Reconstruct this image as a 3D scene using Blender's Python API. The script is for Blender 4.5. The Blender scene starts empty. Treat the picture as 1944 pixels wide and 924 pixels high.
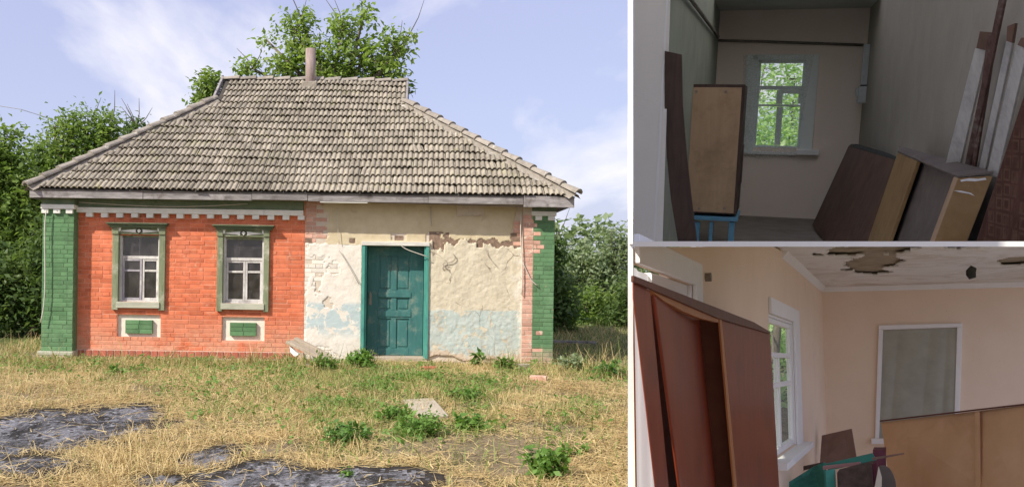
import bpy, math, random
import numpy as np
from mathutils import Vector, Matrix
R = math.radians
random.seed(7)
rng = np.random.default_rng(11)
SC = bpy.context.scene
COL = SC.collection

# ------------------------------------------------------------------ camera
F = 1800.0; PU, PV = 800.0, 505.0; HC = 1.65; ROLL = R(0.85)
IW, IH = 1944.0, 924.0
cam_d = bpy.data.cameras.new('camera'); cam = bpy.data.objects.new('camera', cam_d)
COL.objects.link(cam); SC.camera = cam
cam_d.sensor_fit = 'HORIZONTAL'; cam_d.sensor_width = 36.0
cam_d.lens = F / IW * 36.0
cam_d.shift_x = (IW / 2 - PU) / IW
cam_d.shift_y = (PV - IH / 2) / IW
cam_d.clip_start = 0.1; cam_d.clip_end = 3000
CM = Matrix.Translation((0, 0, HC)) @ Matrix.Rotation(R(90), 4, 'X') @ Matrix.Rotation(ROLL, 4, 'Z')
cam.matrix_world = CM

# ------------------------------------------------------------------ world, sun, exposure
SUN_E, SUN_A = 40.0, 51.0          # elevation; degrees to the left of straight behind the camera
world = bpy.data.worlds.new('World'); SC.world = world; world.use_nodes = True
SUN_STR, SKY_STR, EXPOSURE = 4.8, 0.112, 0.30
sd = Vector((-math.sin(R(SUN_A)) * math.cos(R(SUN_E)), -math.cos(R(SUN_A)) * math.cos(R(SUN_E)), math.sin(R(SUN_E))))
sun_d = bpy.data.lights.new('sun', 'SUN'); sun_d.energy = SUN_STR; sun_d.angle = R(0.6); sun_d.color = (1.0, 0.93, 0.80)
sun = bpy.data.objects.new('sun', sun_d); COL.objects.link(sun)
sun.rotation_euler = sd.to_track_quat('Z', 'Y').to_euler(); sun.location = (-20, -20, 30)

def build_world():
    nt = world.node_tree; nt.nodes.clear(); N = nt.nodes.new; L = nt.links.new
    out = N('ShaderNodeOutputWorld'); bg = N('ShaderNodeBackground'); bg.inputs[1].default_value = SKY_STR
    sky = N('ShaderNodeTexSky'); sky.sky_type = 'NISHITA'; sky.sun_disc = False
    sky.sun_elevation = R(SUN_E); sky.sun_rotation = math.atan2(sd.x, sd.y)
    sky.air_density = 1.0; sky.dust_density = 1.6; sky.ozone_density = 2.2; sky.altitude = 100
    tc = N('ShaderNodeTexCoord'); sep = N('ShaderNodeSeparateXYZ'); L(tc.outputs['Generated'], sep.inputs[0])
    add = N('ShaderNodeMath'); add.operation = 'ADD'; add.inputs[1].default_value = 0.22; add.use_clamp = False
    mx = N('ShaderNodeMath'); mx.operation = 'MAXIMUM'; mx.inputs[1].default_value = 0.0
    L(sep.outputs[2], mx.inputs[0]); L(mx.outputs[0], add.inputs[0])
    dx = N('ShaderNodeMath'); dx.operation = 'DIVIDE'; L(sep.outputs[0], dx.inputs[0]); L(add.outputs[0], dx.inputs[1])
    dy = N('ShaderNodeMath'); dy.operation = 'DIVIDE'; L(sep.outputs[1], dy.inputs[0]); L(add.outputs[0], dy.inputs[1])
    cb = N('ShaderNodeCombineXYZ'); L(dx.outputs[0], cb.inputs[0]); L(dy.outputs[0], cb.inputs[1])
    mp = N('ShaderNodeMapping'); mp.inputs['Location'].default_value = (3.1, 1.7, 0); mp.inputs['Rotation'].default_value = (0, 0, R(25))
    mp.inputs['Scale'].default_value = (1.0, 0.46, 1); L(cb.outputs[0], mp.inputs[0])
    nz = N('ShaderNodeTexNoise'); nz.inputs['Scale'].default_value = 1.7; nz.inputs['Detail'].default_value = 11; nz.inputs['Roughness'].default_value = 0.56
    nz.inputs['Distortion'].default_value = 0.25
    L(mp.outputs[0], nz.inputs['Vector'])
    rp = N('ShaderNodeValToRGB'); rp.color_ramp.elements[0].position = 0.49; rp.color_ramp.elements[1].position = 0.70
    rp.color_ramp.elements[0].color = (0.10, 0.10, 0.10, 1); rp.color_ramp.elements[1].color = (0.95, 0.95, 0.95, 1)
    L(nz.outputs[0], rp.inputs[0])
    lift = N('ShaderNodeMix'); lift.data_type = 'RGBA'; lift.blend_type = 'MIX'; lift.inputs[0].default_value = 0.50
    lift.inputs[7].default_value = (4.9, 4.9, 7.9, 1); L(sky.outputs[0], lift.inputs[6])
    mix = N('ShaderNodeMix'); mix.data_type = 'RGBA'; L(rp.outputs[0], mix.inputs[0]); L(lift.outputs[2], mix.inputs[6])
    mix.inputs[7].default_value = (7.9, 7.7, 8.1, 1)
    L(mix.outputs[2], bg.inputs[0]); L(bg.outputs[0], out.inputs[0])
build_world()
SC.view_settings.view_transform = 'Standard'; SC.view_settings.look = 'None'
SC.view_settings.exposure = EXPOSURE; SC.view_settings.gamma = 1.0; SC.view_settings.use_curve_mapping = False
SC.render.engine = 'CYCLES'
SC.cycles.use_denoising = True
SC.cycles.max_bounces = 10; SC.cycles.diffuse_bounces = 7; SC.cycles.transparent_max_bounces = 16
SC.cycles.sample_clamp_indirect = 6.0

# ------------------------------------------------------------------ helpers
CR, SR = math.cos(ROLL), math.sin(ROLL)
def ideal(u, v):
    du, dv = u - PU, v - PV
    return CR * du + SR * dv, -SR * du + CR * dv
def wray(u, v):
    du, dv = ideal(u, v)
    return Vector((du / F, 1.0, -dv / F))
def at(u, v, y):                     # a point of the place at distance y
    r = wray(u, v); return Vector((r.x * y, y, HC + r.z * y))
def gnd(u, v, z=0.0):                # a point on the ground
    r = wray(u, v); t = (z - HC) / r.z
    return Vector((r.x * t, t, z))

def link(o, parent=None):
    COL.objects.link(o)
    if parent is not None: o.parent = parent
    return o
def tag(o, label=None, cat=None, group=None, kind=None):
    if label: o['label'] = label
    if cat: o['category'] = cat
    if group: o['group'] = group
    if kind: o['kind'] = kind
    return o
def thing(name, label, cat, loc=(0, 0, 0), rot=(0, 0, 0), group=None, matrix=None):
    o = bpy.data.objects.new(name, None); COL.objects.link(o)
    o.empty_display_size = 0.1
    if matrix is not None: o.matrix_world = matrix
    else: o.location = loc; o.rotation_euler = rot
    return tag(o, label, cat, group)

class MB:
    def __init__(s): s.v = []; s.f = []; s.m = []; s.cur = 0
    def quad(s, *p):
        b = len(s.v); s.v += [tuple(q) for q in p]; s.f.append(tuple(range(b, b + len(p)))); s.m.append(s.cur); return s
    def box(s, x0, x1, y0, y1, z0, z1):
        b = len(s.v)
        s.v += [(x0,y0,z0),(x1,y0,z0),(x1,y1,z0),(x0,y1,z0),(x0,y0,z1),(x1,y0,z1),(x1,y1,z1),(x0,y1,z1)]
        for q in ((0,3,2,1),(4,5,6,7),(0,1,5,4),(1,2,6,5),(2,3,7,6),(3,0,4,7)):
            s.f.append(tuple(b + i for i in q)); s.m.append(s.cur)
        return s
    def solid(s, pts, off):
        """polygon pts extruded by vector off"""
        n = len(pts); b = len(s.v); off = Vector(off)
        s.v += [tuple(p) for p in pts] + [tuple(Vector(p) + off) for p in pts]
        s.f.append(tuple(range(b, b + n))); s.m.append(s.cur)
        s.f.append(tuple(range(b + 2 * n - 1, b + n - 1, -1))); s.m.append(s.cur)
        for i in range(n):
            j = (i + 1) % n
            s.f.append((b + i, b + n + i, b + n + j, b + j)); s.m.append(s.cur)
        return s
    def tube(s, path, radii, n=8, cap=True):
        path = [Vector(p) for p in path]; b0 = len(s.v); k = len(path)
        if not hasattr(radii, '__len__'): radii = [radii] * k
        prev = None
        for i, p in enumerate(path):
            t = (path[min(i + 1, k - 1)] - path[max(i - 1, 0)]).normalized()
            if prev is None:
                a = Vector((0, 0, 1)) if abs(t.z) < 0.9 else Vector((1, 0, 0))
                x = t.cross(a).normalized()
            else:
                x = (prev - t * prev.dot(t)).normalized()
            prev = x; y = t.cross(x)
            for j in range(n):
                an = 2 * math.pi * j / n
                s.v.append(tuple(p + (x * math.cos(an) + y * math.sin(an)) * radii[i]))
        for i in range(k - 1):
            for j in range(n):
                a, c = b0 + i * n + j, b0 + i * n + (j + 1) % n
                s.f.append((a, c, c + n, a + n)); s.m.append(s.cur)
        if cap:
            s.f.append(tuple(b0 + j for j in reversed(range(n)))); s.m.append(s.cur)
            s.f.append(tuple(b0 + (k - 1) * n + j for j in range(n))); s.m.append(s.cur)
        return s
    def mesh(s, name, mats, smooth=False):
        me = bpy.data.meshes.new(name); me.from_pydata(s.v, [], s.f)
        for m in (mats if isinstance(mats, (list, tuple)) else [mats]): me.materials.append(m)
        if max(s.m, default=0) > 0: me.polygons.foreach_set('material_index', s.m)
        if smooth: me.polygons.foreach_set('use_smooth', [True] * len(s.f))
        me.update(); return me
    def build(s, name, mats, parent=None, smooth=False, matrix=None, bevel=0.0):
        o = bpy.data.objects.new(name, s.mesh(name, mats, smooth)); link(o, parent)
        if matrix is not None:
            if parent is None: o.matrix_world = matrix
            else: o.matrix_local = matrix
        if bevel > 0:
            b = o.modifiers.new('bevel', 'BEVEL'); b.width = bevel; b.segments = 2; b.limit_method = 'ANGLE'
        return o

def np_mesh(name, V, Fq, mats, parent=None, smooth=False, mi=None):
    """fast mesh from arrays, all faces with the same number of corners"""
    me = bpy.data.meshes.new(name); V = np.asarray(V, np.float32); Fq = np.asarray(Fq, np.int32)
    n = Fq.shape[1]
    me.vertices.add(len(V)); me.vertices.foreach_set('co', V.ravel())
    me.loops.add(Fq.size); me.loops.foreach_set('vertex_index', Fq.ravel())
    me.polygons.add(len(Fq)); me.polygons.foreach_set('loop_start', np.arange(0, Fq.size, n, dtype=np.int32))
    for m in (mats if isinstance(mats, (list, tuple)) else [mats]): me.materials.append(m)
    if mi is not None: me.polygons.foreach_set('material_index', np.asarray(mi, np.int32))
    if smooth: me.polygons.foreach_set('use_smooth', np.ones(len(Fq), bool))
    me.update(calc_edges=True); me.validate()
    o = bpy.data.objects.new(name, me); link(o, parent); return o

# value noise for relief
_perm = rng.random((256, 256)).astype(np.float32)
def vnoise(x, y):
    x = np.asarray(x, float); y = np.asarray(y, float)
    xi = np.floor(x).astype(int); yi = np.floor(y).astype(int); fx = x - xi; fy = y - yi
    fx = fx * fx * (3 - 2 * fx); fy = fy * fy * (3 - 2 * fy)
    g = lambda a, b: _perm[a & 255, b & 255]
    return (g(xi, yi) * (1 - fx) + g(xi + 1, yi) * fx) * (1 - fy) + (g(xi, yi + 1) * (1 - fx) + g(xi + 1, yi + 1) * fx) * fy
def fbm(x, y, o=4):
    s = 0; a = 0.5
    for i in range(o): s = s + a * vnoise(x * 2 ** i + 17.3 * i, y * 2 ** i + 5.1 * i); a *= 0.5
    return s

# ------------------------------------------------------------------ materials
class NB:
    def __init__(s, name):
        s.mat = bpy.data.materials.new(name); s.mat.use_nodes = True
        s.nt = s.mat.node_tree; s.nt.nodes.clear()
        s.out = s.n('ShaderNodeOutputMaterial'); s.p = s.n('ShaderNodeBsdfPrincipled')
        s.l(s.p.outputs[0], s.out.inputs[0])
        s.p.inputs['Specular IOR Level'].default_value = 0.3
    def n(s, t): return s.nt.nodes.new(t)
    def l(s, a, b): s.nt.links.new(a, b)
    def pos(s, scale=(1, 1, 1), obj=False):
        if obj: o = s.n('ShaderNodeTexCoord').outputs['Object']
        else: o = s.n('ShaderNodeNewGeometry').outputs['Position']
        m = s.n('ShaderNodeMapping'); m.inputs['Scale'].default_value = scale; s.l(o, m.inputs[0]); return m.outputs[0]
    def noise(s, vec, scale, detail=4, rough=0.55, dist=0.0):
        n = s.n('ShaderNodeTexNoise'); n.inputs['Scale'].default_value = scale; n.inputs['Detail'].default_value = detail
        n.inputs['Roughness'].default_value = rough; n.inputs['Distortion'].default_value = dist
        s.l(vec, n.inputs['Vector']); return n.outputs[0]
    def ramp(s, fac, a, b, ca=0.0, cb=1.0):
        r = s.n('ShaderNodeMapRange'); r.inputs[1].default_value = a; r.inputs[2].default_value = b
        r.inputs[3].default_value = ca; r.inputs[4].default_value = cb; r.clamp = True
        s.l(fac, r.inputs[0]); return r.outputs[0]
    def mix(s, fac, a, b, mode='MIX'):
        m = s.n('ShaderNodeMix'); m.data_type = 'RGBA'; m.blend_type = mode
        if isinstance(fac, (int, float)): m.inputs[0].default_value = fac
        else: s.l(fac, m.inputs[0])
        for i, c in ((6, a), (7, b)):
            if isinstance(c, (tuple, list)): m.inputs[i].default_value = (*c[:3], 1)
            else: s.l(c, m.inputs[i])
        return m.outputs[2]
    def math(s, op, a, b=0.0, c=None):
        m = s.n('ShaderNodeMath'); m.operation = op
        for i, q in enumerate((a, b) if c is None else (a, b, c)):
            if isinstance(q, (int, float)): m.inputs[i].default_value = q
            else: s.l(q, m.inputs[i])
        return m.outputs[0]
    def rnd(s):
        g = s.n('ShaderNodeNewGeometry').outputs['Random Per Island']; o = s.n('ShaderNodeObjectInfo').outputs['Random']
        return s.math('FRACT', s.math('ADD', g, o))
    def xyz(s):
        sp = s.n('ShaderNodeSeparateXYZ'); s.l(s.n('ShaderNodeNewGeometry').outputs['Position'], sp.inputs[0]); return sp.outputs
    def done(s, col, rough=0.85, bump=None, bstr=0.3, bdist=0.01, spec=None):
        if isinstance(col, (tuple, list)): s.p.inputs['Base Color'].default_value = (*col[:3], 1)
        else: s.l(col, s.p.inputs['Base Color'])
        if isinstance(rough, (int, float)): s.p.inputs['Roughness'].default_value = rough
        else: s.l(rough, s.p.inputs['Roughness'])
        if spec is not None: s.p.inputs['Specular IOR Level'].default_value = spec
        if bump is not None:
            b = s.n('ShaderNodeBump'); b.inputs['Strength'].default_value = bstr; b.inputs['Distance'].default_value = bdist
            s.l(bump, b.inputs['Height']); s.l(b.outputs[0], s.p.inputs['Normal'])
        return s.mat

def mottled(name, a, b, scale=6, rough=0.85, bstr=0.3, bscale=40, stretch=(1, 1, 1), var=0.0, c=None, cs=1.5, ca=(0.55, 0.75), obj=False, bdist=0.01, spec=None):
    m = NB(name); v = m.pos(stretch, obj)
    col = m.mix(m.ramp(m.noise(v, scale, 5, 0.6), 0.3, 0.7), a, b)
    if c is not None: col = m.mix(m.ramp(m.noise(v, cs, 6, 0.65, 0.4), *ca), col, c)
    if var > 0:
        k = m.math('MULTIPLY_ADD', m.rnd(), var * 2, 1 - var)
        col = m.mix(1.0, col, m.mix(1.0, (1, 1, 1), k, 'MULTIPLY'), 'MULTIPLY')
    return m.done(col, rough, m.noise(v, bscale, 4, 0.6), bstr, bdist, spec)

def wood(name, a, b, stretch=(2, 30, 30), rough=0.7, var=0.1, bstr=0.25, dirt=None, obj=True, spec=0.3):
    m = NB(name); v = m.pos(stretch, obj)
    n1 = m.noise(v, 1.0, 6, 0.6, 0.8)
    col = m.mix(m.ramp(n1, 0.3, 0.7), a, b)
    if dirt: col = m.mix(m.ramp(m.noise(m.pos((1, 1, 1), obj), 4, 6, 0.7), 0.52, 0.72), col, dirt)
    sc_ = m.math('MULTIPLY', m.ramp(m.noise(m.pos((40, 40, 3), obj), 1.6, 5, 0.7, 1.5), .66, .70), m.ramp(m.noise(m.pos((1, 1, 1), obj), 3, 4), .45, .6))
    col = m.mix(m.math('MULTIPLY', sc_, .5), col, tuple(min(1, q * 1.6 + .08) for q in b))
    col = m.mix(m.ramp(m.noise(m.pos((1, 1, 1), obj), 1.7, 7, 0.75), .48, .75, 0, .4), col, tuple(q * .5 for q in a))
    if var > 0:
        k = m.math('MULTIPLY_ADD', m.rnd(), var * 2, 1 - var)
        col = m.mix(1.0, col, m.mix(1.0, (1, 1, 1), k, 'MULTIPLY'), 'MULTIPLY')
    return m.done(col, rough, n1, bstr, 0.006, spec)

M = {}
def brick_mat(name, paint, paint2, wear, wear_amt, low=None):
    m = NB(name); v = m.pos()
    col = m.mix(m.ramp(m.noise(v, 9, 5, 0.65), 0.3, 0.7), paint, paint2)
    k = m.math('MULTIPLY_ADD', m.rnd(), 0.34, 0.83)
    col = m.mix(1.0, col, m.mix(1.0, (1, 1, 1), k, 'MULTIPLY'), 'MULTIPLY')
    wm = m.ramp(m.noise(v, 5.5, 7, 0.72, 0.3), 0.60 - wear_amt, 0.68 - wear_amt)
    if low is not None:                                     # paint flaked off along the foot of the wall
        z = m.xyz()[2]
        lowm = m.math('MULTIPLY', m.ramp(z, low[0], low[1], 1, 0), m.ramp(m.noise(v, 3.0, 6, 0.7, 0.5), 0.36, 0.50))
        wm = m.math('MAXIMUM', wm, lowm)
    col = m.mix(m.ramp(m.noise(v, 1.4, 6, 0.7, 0.4), 0.50, 0.72, 0, .45), col, tuple(min(1, q * 1.25 + .06) for q in paint2))
    col = m.mix(m.ramp(m.noise(m.pos((3, 3, .6)), 2.2, 6, 0.7), 0.54, 0.74, 0, .5), col, tuple(q * .45 + .02 for q in paint))
    wc = m.mix(m.ramp(m.noise(v, 14, 4), 0.35, 0.65), wear, tuple(min(1, q * 1.35) for q in wear))
    col = m.mix(wm, col, wc)
    return m.done(col, 0.8, m.noise(v, 60, 5, 0.7), 0.5, 0.006, 0.25)
M['red'] = brick_mat('red_painted_brick', (0.52, 0.13, 0.06), (0.62, 0.19, 0.095), (0.50, 0.27, 0.18), 0.012, (0.0, 0.75))
M['red_mortar'] = mottled('red_painted_mortar', (0.66, 0.25, 0.15), (0.74, 0.34, 0.22), 12, 0.9, 0.5, 60, c=(0.55, 0.38, 0.30), cs=3.0, ca=(0.55, 0.7))
M['soldier'] = mottled('bare_red_brick', (0.36, 0.10, 0.065), (0.45, 0.15, 0.10), 14, 0.9, 0.5, 60, var=0.2)
M['soldier_joint'] = mottled('pale_lime_joint', (0.50, 0.36, 0.28), (0.60, 0.47, 0.38), 12, 0.9, 0.5, 60)
M['green'] = brick_mat('green_painted_brick', (0.085, 0.185, 0.085), (0.12, 0.23, 0.11), (0.42, 0.26, 0.19), -0.075)
M['green_r'] = brick_mat('green_painted_brick_worn', (0.09, 0.19, 0.09), (0.125, 0.235, 0.12), (0.46, 0.30, 0.24), -0.03, (0.0, 0.30))
M['green_mortar'] = mottled('green_painted_mortar', (0.085, 0.17, 0.08), (0.16, 0.26, 0.145), 14, 0.9, 0.5, 60)
M['white'] = brick_mat('whitewashed_brick', (0.66, 0.62, 0.55), (0.74, 0.70, 0.63), (0.58, 0.44, 0.37), -0.08)
M['white_mortar'] = mottled('whitewashed_mortar', (0.66, 0.61, 0.53), (0.78, 0.73, 0.64), 12, 0.9, 0.5, 50)
M['bare'] = brick_mat('bare_pink_brick', (0.50, 0.27, 0.20), (0.60, 0.37, 0.29), (0.62, 0.55, 0.45), 0.03)
M['bare_mortar'] = mottled('bare_brick_mortar', (0.52, 0.45, 0.37), (0.62, 0.54, 0.45), 12, 0.95, 0.5, 50)
M['band'] = mottled('white_lime_band', (0.66, 0.66, 0.62), (0.76, 0.76, 0.72), 8, 0.85, 0.3, 40, c=(0.45, 0.47, 0.45), cs=5, ca=(0.6, 0.75))
M['frieze'] = mottled('green_frieze_paint', (0.10, 0.15, 0.09), (0.16, 0.20, 0.13), 6, 0.85, 0.4, 30, c=(0.30, 0.28, 0.22), cs=2.5, ca=(0.55, 0.75))
M['plinth'] = mottled('dirty_plinth_cement', (0.34, 0.27, 0.22), (0.44, 0.36, 0.30), 7, 0.95, 0.6, 30, c=(0.25, 0.22, 0.17), cs=3, ca=(0.5, 0.7))
M['casing'] = wood('green_grey_window_casing', (0.13, 0.165, 0.095), (0.24, 0.26, 0.165), (30, 30, 3), 0.8, 0.08, 0.3, (0.42, 0.42, 0.33))
M['cornice'] = wood('green_window_cornice', (0.095, 0.14, 0.08), (0.16, 0.19, 0.115), (3, 30, 30), 0.8, 0.08, 0.3, (0.33, 0.34, 0.25))
M['ornament'] = mottled('white_carved_ornament', (0.72, 0.71, 0.66), (0.80, 0.79, 0.75), 20, 0.8, 0.2)
M['outline'] = mottled('dark_ornament_outline', (0.03, 0.035, 0.03), (0.05, 0.05, 0.04), 20, 0.8, 0.2)
M['sash'] = wood('weathered_white_sash', (0.50, 0.48, 0.47), (0.70, 0.68, 0.65), (25, 25, 6), 0.8, 0.05, 0.35, (0.34, 0.31, 0.30))
M['sash_grey'] = wood('grey_bare_sash', (0.28, 0.26, 0.30), (0.42, 0.40, 0.43), (25, 25, 6), 0.85, 0.05, 0.35, (0.55, 0.53, 0.52))
M['sill'] = wood('grey_sill_board', (0.36, 0.37, 0.29), (0.50, 0.50, 0.41), (4, 30, 30), 0.85, 0.05, 0.35)
M['fascia'] = wood('weathered_fascia_board', (0.15, 0.135, 0.135), (0.36, 0.34, 0.34), (2.2, 12, 16), 0.9, 0.15, 0.5, (0.11, 0.095, 0.09))
M['soffit'] = wood('dark_soffit_board', (0.16, 0.12, 0.09), (0.25, 0.20, 0.15), (3, 20, 20), 0.9, 0.15, 0.3)
M['door'] = wood('teal_door_paint', (0.035, 0.125, 0.125), (0.055, 0.175, 0.165), (14, 14, 2.5), 0.55, 0.03, 0.35, (0.20, 0.25, 0.21))
M['door_frame'] = wood('teal_frame_paint', (0.05, 0.24, 0.20), (0.09, 0.33, 0.27), (14, 14, 2.5), 0.55, 0.03, 0.3, (0.05, 0.17, 0.18))
M['lintel'] = wood('pale_lintel_board', (0.50, 0.49, 0.45), (0.68, 0.67, 0.62), (3, 20, 20), 0.8, 0.05, 0.4)
M['metal'] = mottled('dull_iron', (0.20, 0.17, 0.14), (0.32, 0.28, 0.24), 20, 0.5, 0.2)
M['chimney'] = mottled('rusty_chimney_pipe', (0.23, 0.17, 0.15), (0.34, 0.27, 0.25), 5, 0.75, 0.3, 20, (3, 3, 0.8), c=(0.42, 0.36, 0.34), cs=3)
M['wire'] = mottled('pale_wire', (0.50, 0.46, 0.40), (0.60, 0.56, 0.50), 10, 0.6, 0.1)
M['wire_dark'] = mottled('grey_wire', (0.28, 0.25, 0.21), (0.36, 0.33, 0.28), 10, 0.6, 0.1)
M['board'] = wood('old_grey_plank', (0.33, 0.27, 0.21), (0.52, 0.45, 0.36), (3, 30, 30), 0.9, 0.1, 0.4)
M['cementpaste'] = mottled('hip_mortar', (0.21, 0.185, 0.15), (0.33, 0.295, 0.25), 9, 0.95, 0.7, 30, c=(0.50, 0.47, 0.42), cs=8, ca=(0.56, 0.7))
M['ridge'] = mottled('grey_ridge_cap', (0.22, 0.20, 0.17), (0.34, 0.30, 0.26), 8, 0.95, 0.6, 30, var=0.15, c=(0.52, 0.50, 0.46), cs=9, ca=(0.58, 0.72))
def tile_mat():
    m = NB('lichen_cement_tile'); v = m.pos(); r = m.rnd()
    base = m.mix(m.ramp(m.noise(v, 7, 6, 0.7), 0.32, 0.68), (0.24, 0.208, 0.163), (0.395, 0.355, 0.285))
    base = m.mix(m.ramp(m.noise(v, 22, 5, 0.7), 0.55, 0.70), base, (0.50, 0.475, 0.41))       # pale lichen
    base = m.mix(m.ramp(m.noise(v, 3.0, 6, 0.75), 0.58, 0.72), base, (0.29, 0.27, 0.12))      # moss stain
    base = m.mix(m.ramp(m.noise(v, 12, 6, 0.8), 0.56, 0.72), base, (0.13, 0.11, 0.09))
    base = m.mix(m.ramp(m.noise(m.pos((1, 1, .5)), .9, 7, 0.72, .6), 0.48, 0.70, 0, .65), base, (0.17, 0.15, 0.115))
    base = m.mix(m.ramp(m.noise(v, 1.7, 6, 0.75, .3), 0.57, 0.66, 0, .6), base, (0.33, 0.31, 0.20))
    k = m.math('MULTIPLY_ADD', r, 0.36, 0.82)
    base = m.mix(1.0, base, m.mix(1.0, (1, 1, 1), k, 'MULTIPLY'), 'MULTIPLY')
    return m.done(base, 0.95, m.noise(v, 70, 5, 0.7), 0.6, 0.006, 0.15)
M['tile'] = tile_mat()
M['roof_under'] = mottled('roof_underlay', (0.05, 0.045, 0.04), (0.08, 0.07, 0.06), 6, 0.95, 0.2)

def glass_mat():
    m = NB('old_window_glass'); m.nt.nodes.remove(m.p)
    g = m.n('ShaderNodeBsdfGlossy'); g.inputs['Roughness'].default_value = 0.05; g.inputs[0].default_value = (1, 1, 1, 1)
    t = m.n('ShaderNodeBsdfTransparent'); t.inputs[0].default_value = (0.86, 0.88, 0.87, 1)
    fr = m.n('ShaderNodeFresnel'); fr.inputs[0].default_value = 1.45
    mx = m.n('ShaderNodeMixShader'); m.l(fr.outputs[0], mx.inputs[0]); m.l(t.outputs[0], mx.inputs[1]); m.l(g.outputs[0], mx.inputs[2])
    du = m.n('ShaderNodeBsdfDiffuse'); du.inputs[0].default_value = (.46, .42, .40, 1); mx2 = m.n('ShaderNodeMixShader')
    m.l(m.ramp(m.noise(m.pos(), 6, 5),   .3, .75, .02, .13), mx2.inputs[0]); m.l(mx.outputs[0], mx2.inputs[1]); m.l(du.outputs[0], mx2.inputs[2])
    m.l(mx2.outputs[0], m.out.inputs[0]); return m.mat
M['glass'] = glass_mat()
def dull_glass():
    m = NB('dusty_glass'); m.nt.nodes.remove(m.p)
    g = m.n('ShaderNodeBsdfDiffuse'); g.inputs[0].default_value = (.8, .85, .8, 1)
    t = m.n('ShaderNodeBsdfTransparent'); t.inputs[0].default_value = (0.93, 0.96, 0.93, 1)
    mx = m.n('ShaderNodeMixShader'); mx.inputs[0].default_value = .10; m.l(t.outputs[0], mx.inputs[1]); m.l(g.outputs[0], mx.inputs[2])
    m.l(mx.outputs[0], m.out.inputs[0]); return m.mat
M['glass_dull'] = dull_glass()

def plaster_mat():
    """cream plaster with an old pale-blue dado below and flaked places"""
    m = NB('cream_and_blue_plaster'); v = m.pos(); x, y, z = m.xyz()
    cream = m.mix(m.ramp(m.noise(v, 4, 6, 0.65), 0.3, 0.7), (0.54, 0.48, 0.365), (0.63, 0.575, 0.455))
    white = m.mix(m.ramp(m.noise(v, 5, 5), 0.3, 0.7), (0.64, 0.61, 0.54), (0.74, 0.71, 0.65))
    blue = m.mix(m.ramp(m.noise(v, 6, 5, 0.65), 0.3, 0.7), (0.38, 0.46, 0.44), (0.52, 0.57, 0.54))
    tan = m.mix(m.ramp(m.noise(v, 9, 5, 0.65), 0.3, 0.7), (0.50, 0.40, 0.30), (0.62, 0.52, 0.41))
    xx = m.math('ADD', x, m.math('MULTIPLY', m.noise(v, 5, 4), 0.5))
    col = m.mix(m.ramp(xx, 1.84, 2.02), cream, white)                       # whitewash stripe by the pilaster
    zz = m.math('ADD', z, m.math('MULTIPLY', m.noise(v, 11, 5, 0.7), 0.10))
    dado = m.ramp(zz, 0.93, 0.955, 1, 0)
    flake = m.ramp(m.noise(v, 6.5, 6, 0.7, 0.6), 0.56, 0.60)
    dado = m.math('MULTIPLY', dado, m.math('SUBTRACT', 1.0, flake))
    dado = m.math('MULTIPLY', dado, m.ramp(xx, 1.98, 2.03, 1, 0))
    col = m.mix(dado, col, blue)
    foot = m.ramp(m.math('ADD', z, m.math('MULTIPLY', m.noise(v, 4, 5, 0.7), 0.55)), 0.42, 0.46, 1, 0)
    col = m.mix(foot, col, tan)
    col = m.mix(m.ramp(m.noise(m.pos((4, 4, .7)), 1.6, 7, 0.75), 0.50, 0.72, 0, .55), col, (0.36, 0.31, 0.25))
    vo = m.n('ShaderNodeTexVoronoi'); vo.feature = 'DISTANCE_TO_EDGE'; vo.inputs['Scale'].default_value = 2.3
    wv = m.n('ShaderNodeMix'); wv.data_type = 'RGBA'; wv.inputs[0].default_value = .12; m.l(v, wv.inputs[6])
    nz = m.n('ShaderNodeTexNoise'); nz.inputs['Scale'].default_value = 5; m.l(v, nz.inputs['Vector']); m.l(nz.outputs[1], wv.inputs[7]); m.l(wv.outputs[2], vo.inputs['Vector'])
    crack = m.math('MULTIPLY', m.ramp(vo.outputs[0], .004, .012, 1, 0), m.ramp(m.noise(v, 1.8, 3), .5, .6))
    col = m.mix(crack, col, (0.20, 0.16, 0.12))
    bump = m.math('ADD', m.noise(v, 30, 6, 0.7), m.math('MULTIPLY', dado, 0.25))
    return m.done(col, 0.92, bump, 0.6, 0.016, 0.2)
M['plaster'] = plaster_mat()
def whitewash_mat():
    m = NB('whitewashed_wall_with_blue_remains'); v = m.pos(); x, y, z = m.xyz()
    white = m.mix(m.ramp(m.noise(v, 5, 6, 0.65), 0.3, 0.7), (0.63, 0.585, 0.51), (0.74, 0.70, 0.64))
    blue = (0.44, 0.52, 0.53)
    n = m.noise(v, 4.2, 5, 0.6, 0.5)
    zz = m.math('MULTIPLY', m.ramp(z, 0.35, 0.55), m.ramp(z, 0.95, 1.02, 1, 0))
    bl = m.math('MULTIPLY', m.ramp(n, 0.46, 0.49), zz)
    col = m.mix(bl, white, blue)
    col = m.mix(m.ramp(m.noise(v, 7, 6, 0.7), 0.66, 0.70), col, (0.62, 0.45, 0.36))
    return m.done(col, 0.92, m.noise(v, 26, 6, 0.7), 0.5, 0.014, 0.2)
M['whitewash'] = whitewash_mat()
M['tan'] = mottled('tan_upper_plaster', (0.50, 0.42, 0.28), (0.60, 0.52, 0.37), 5, 0.92, 0.4, 30, c=(0.42, 0.33, 0.24), cs=2.6, ca=(0.60, 0.78))
M['dark_hole'] = mottled('dark_core_and_hole_shade', (0.13, 0.09, 0.065), (0.30, 0.21, 0.16), 14, 0.95, 0.5)  # bared core, and dark colour for the shade inside holes and cracks
M['inner_wall'] = mottled('house_inner_wall', (0.64, 0.55, 0.36), (0.70, 0.61, 0.42), 3, 0.9, 0.1)

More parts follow.
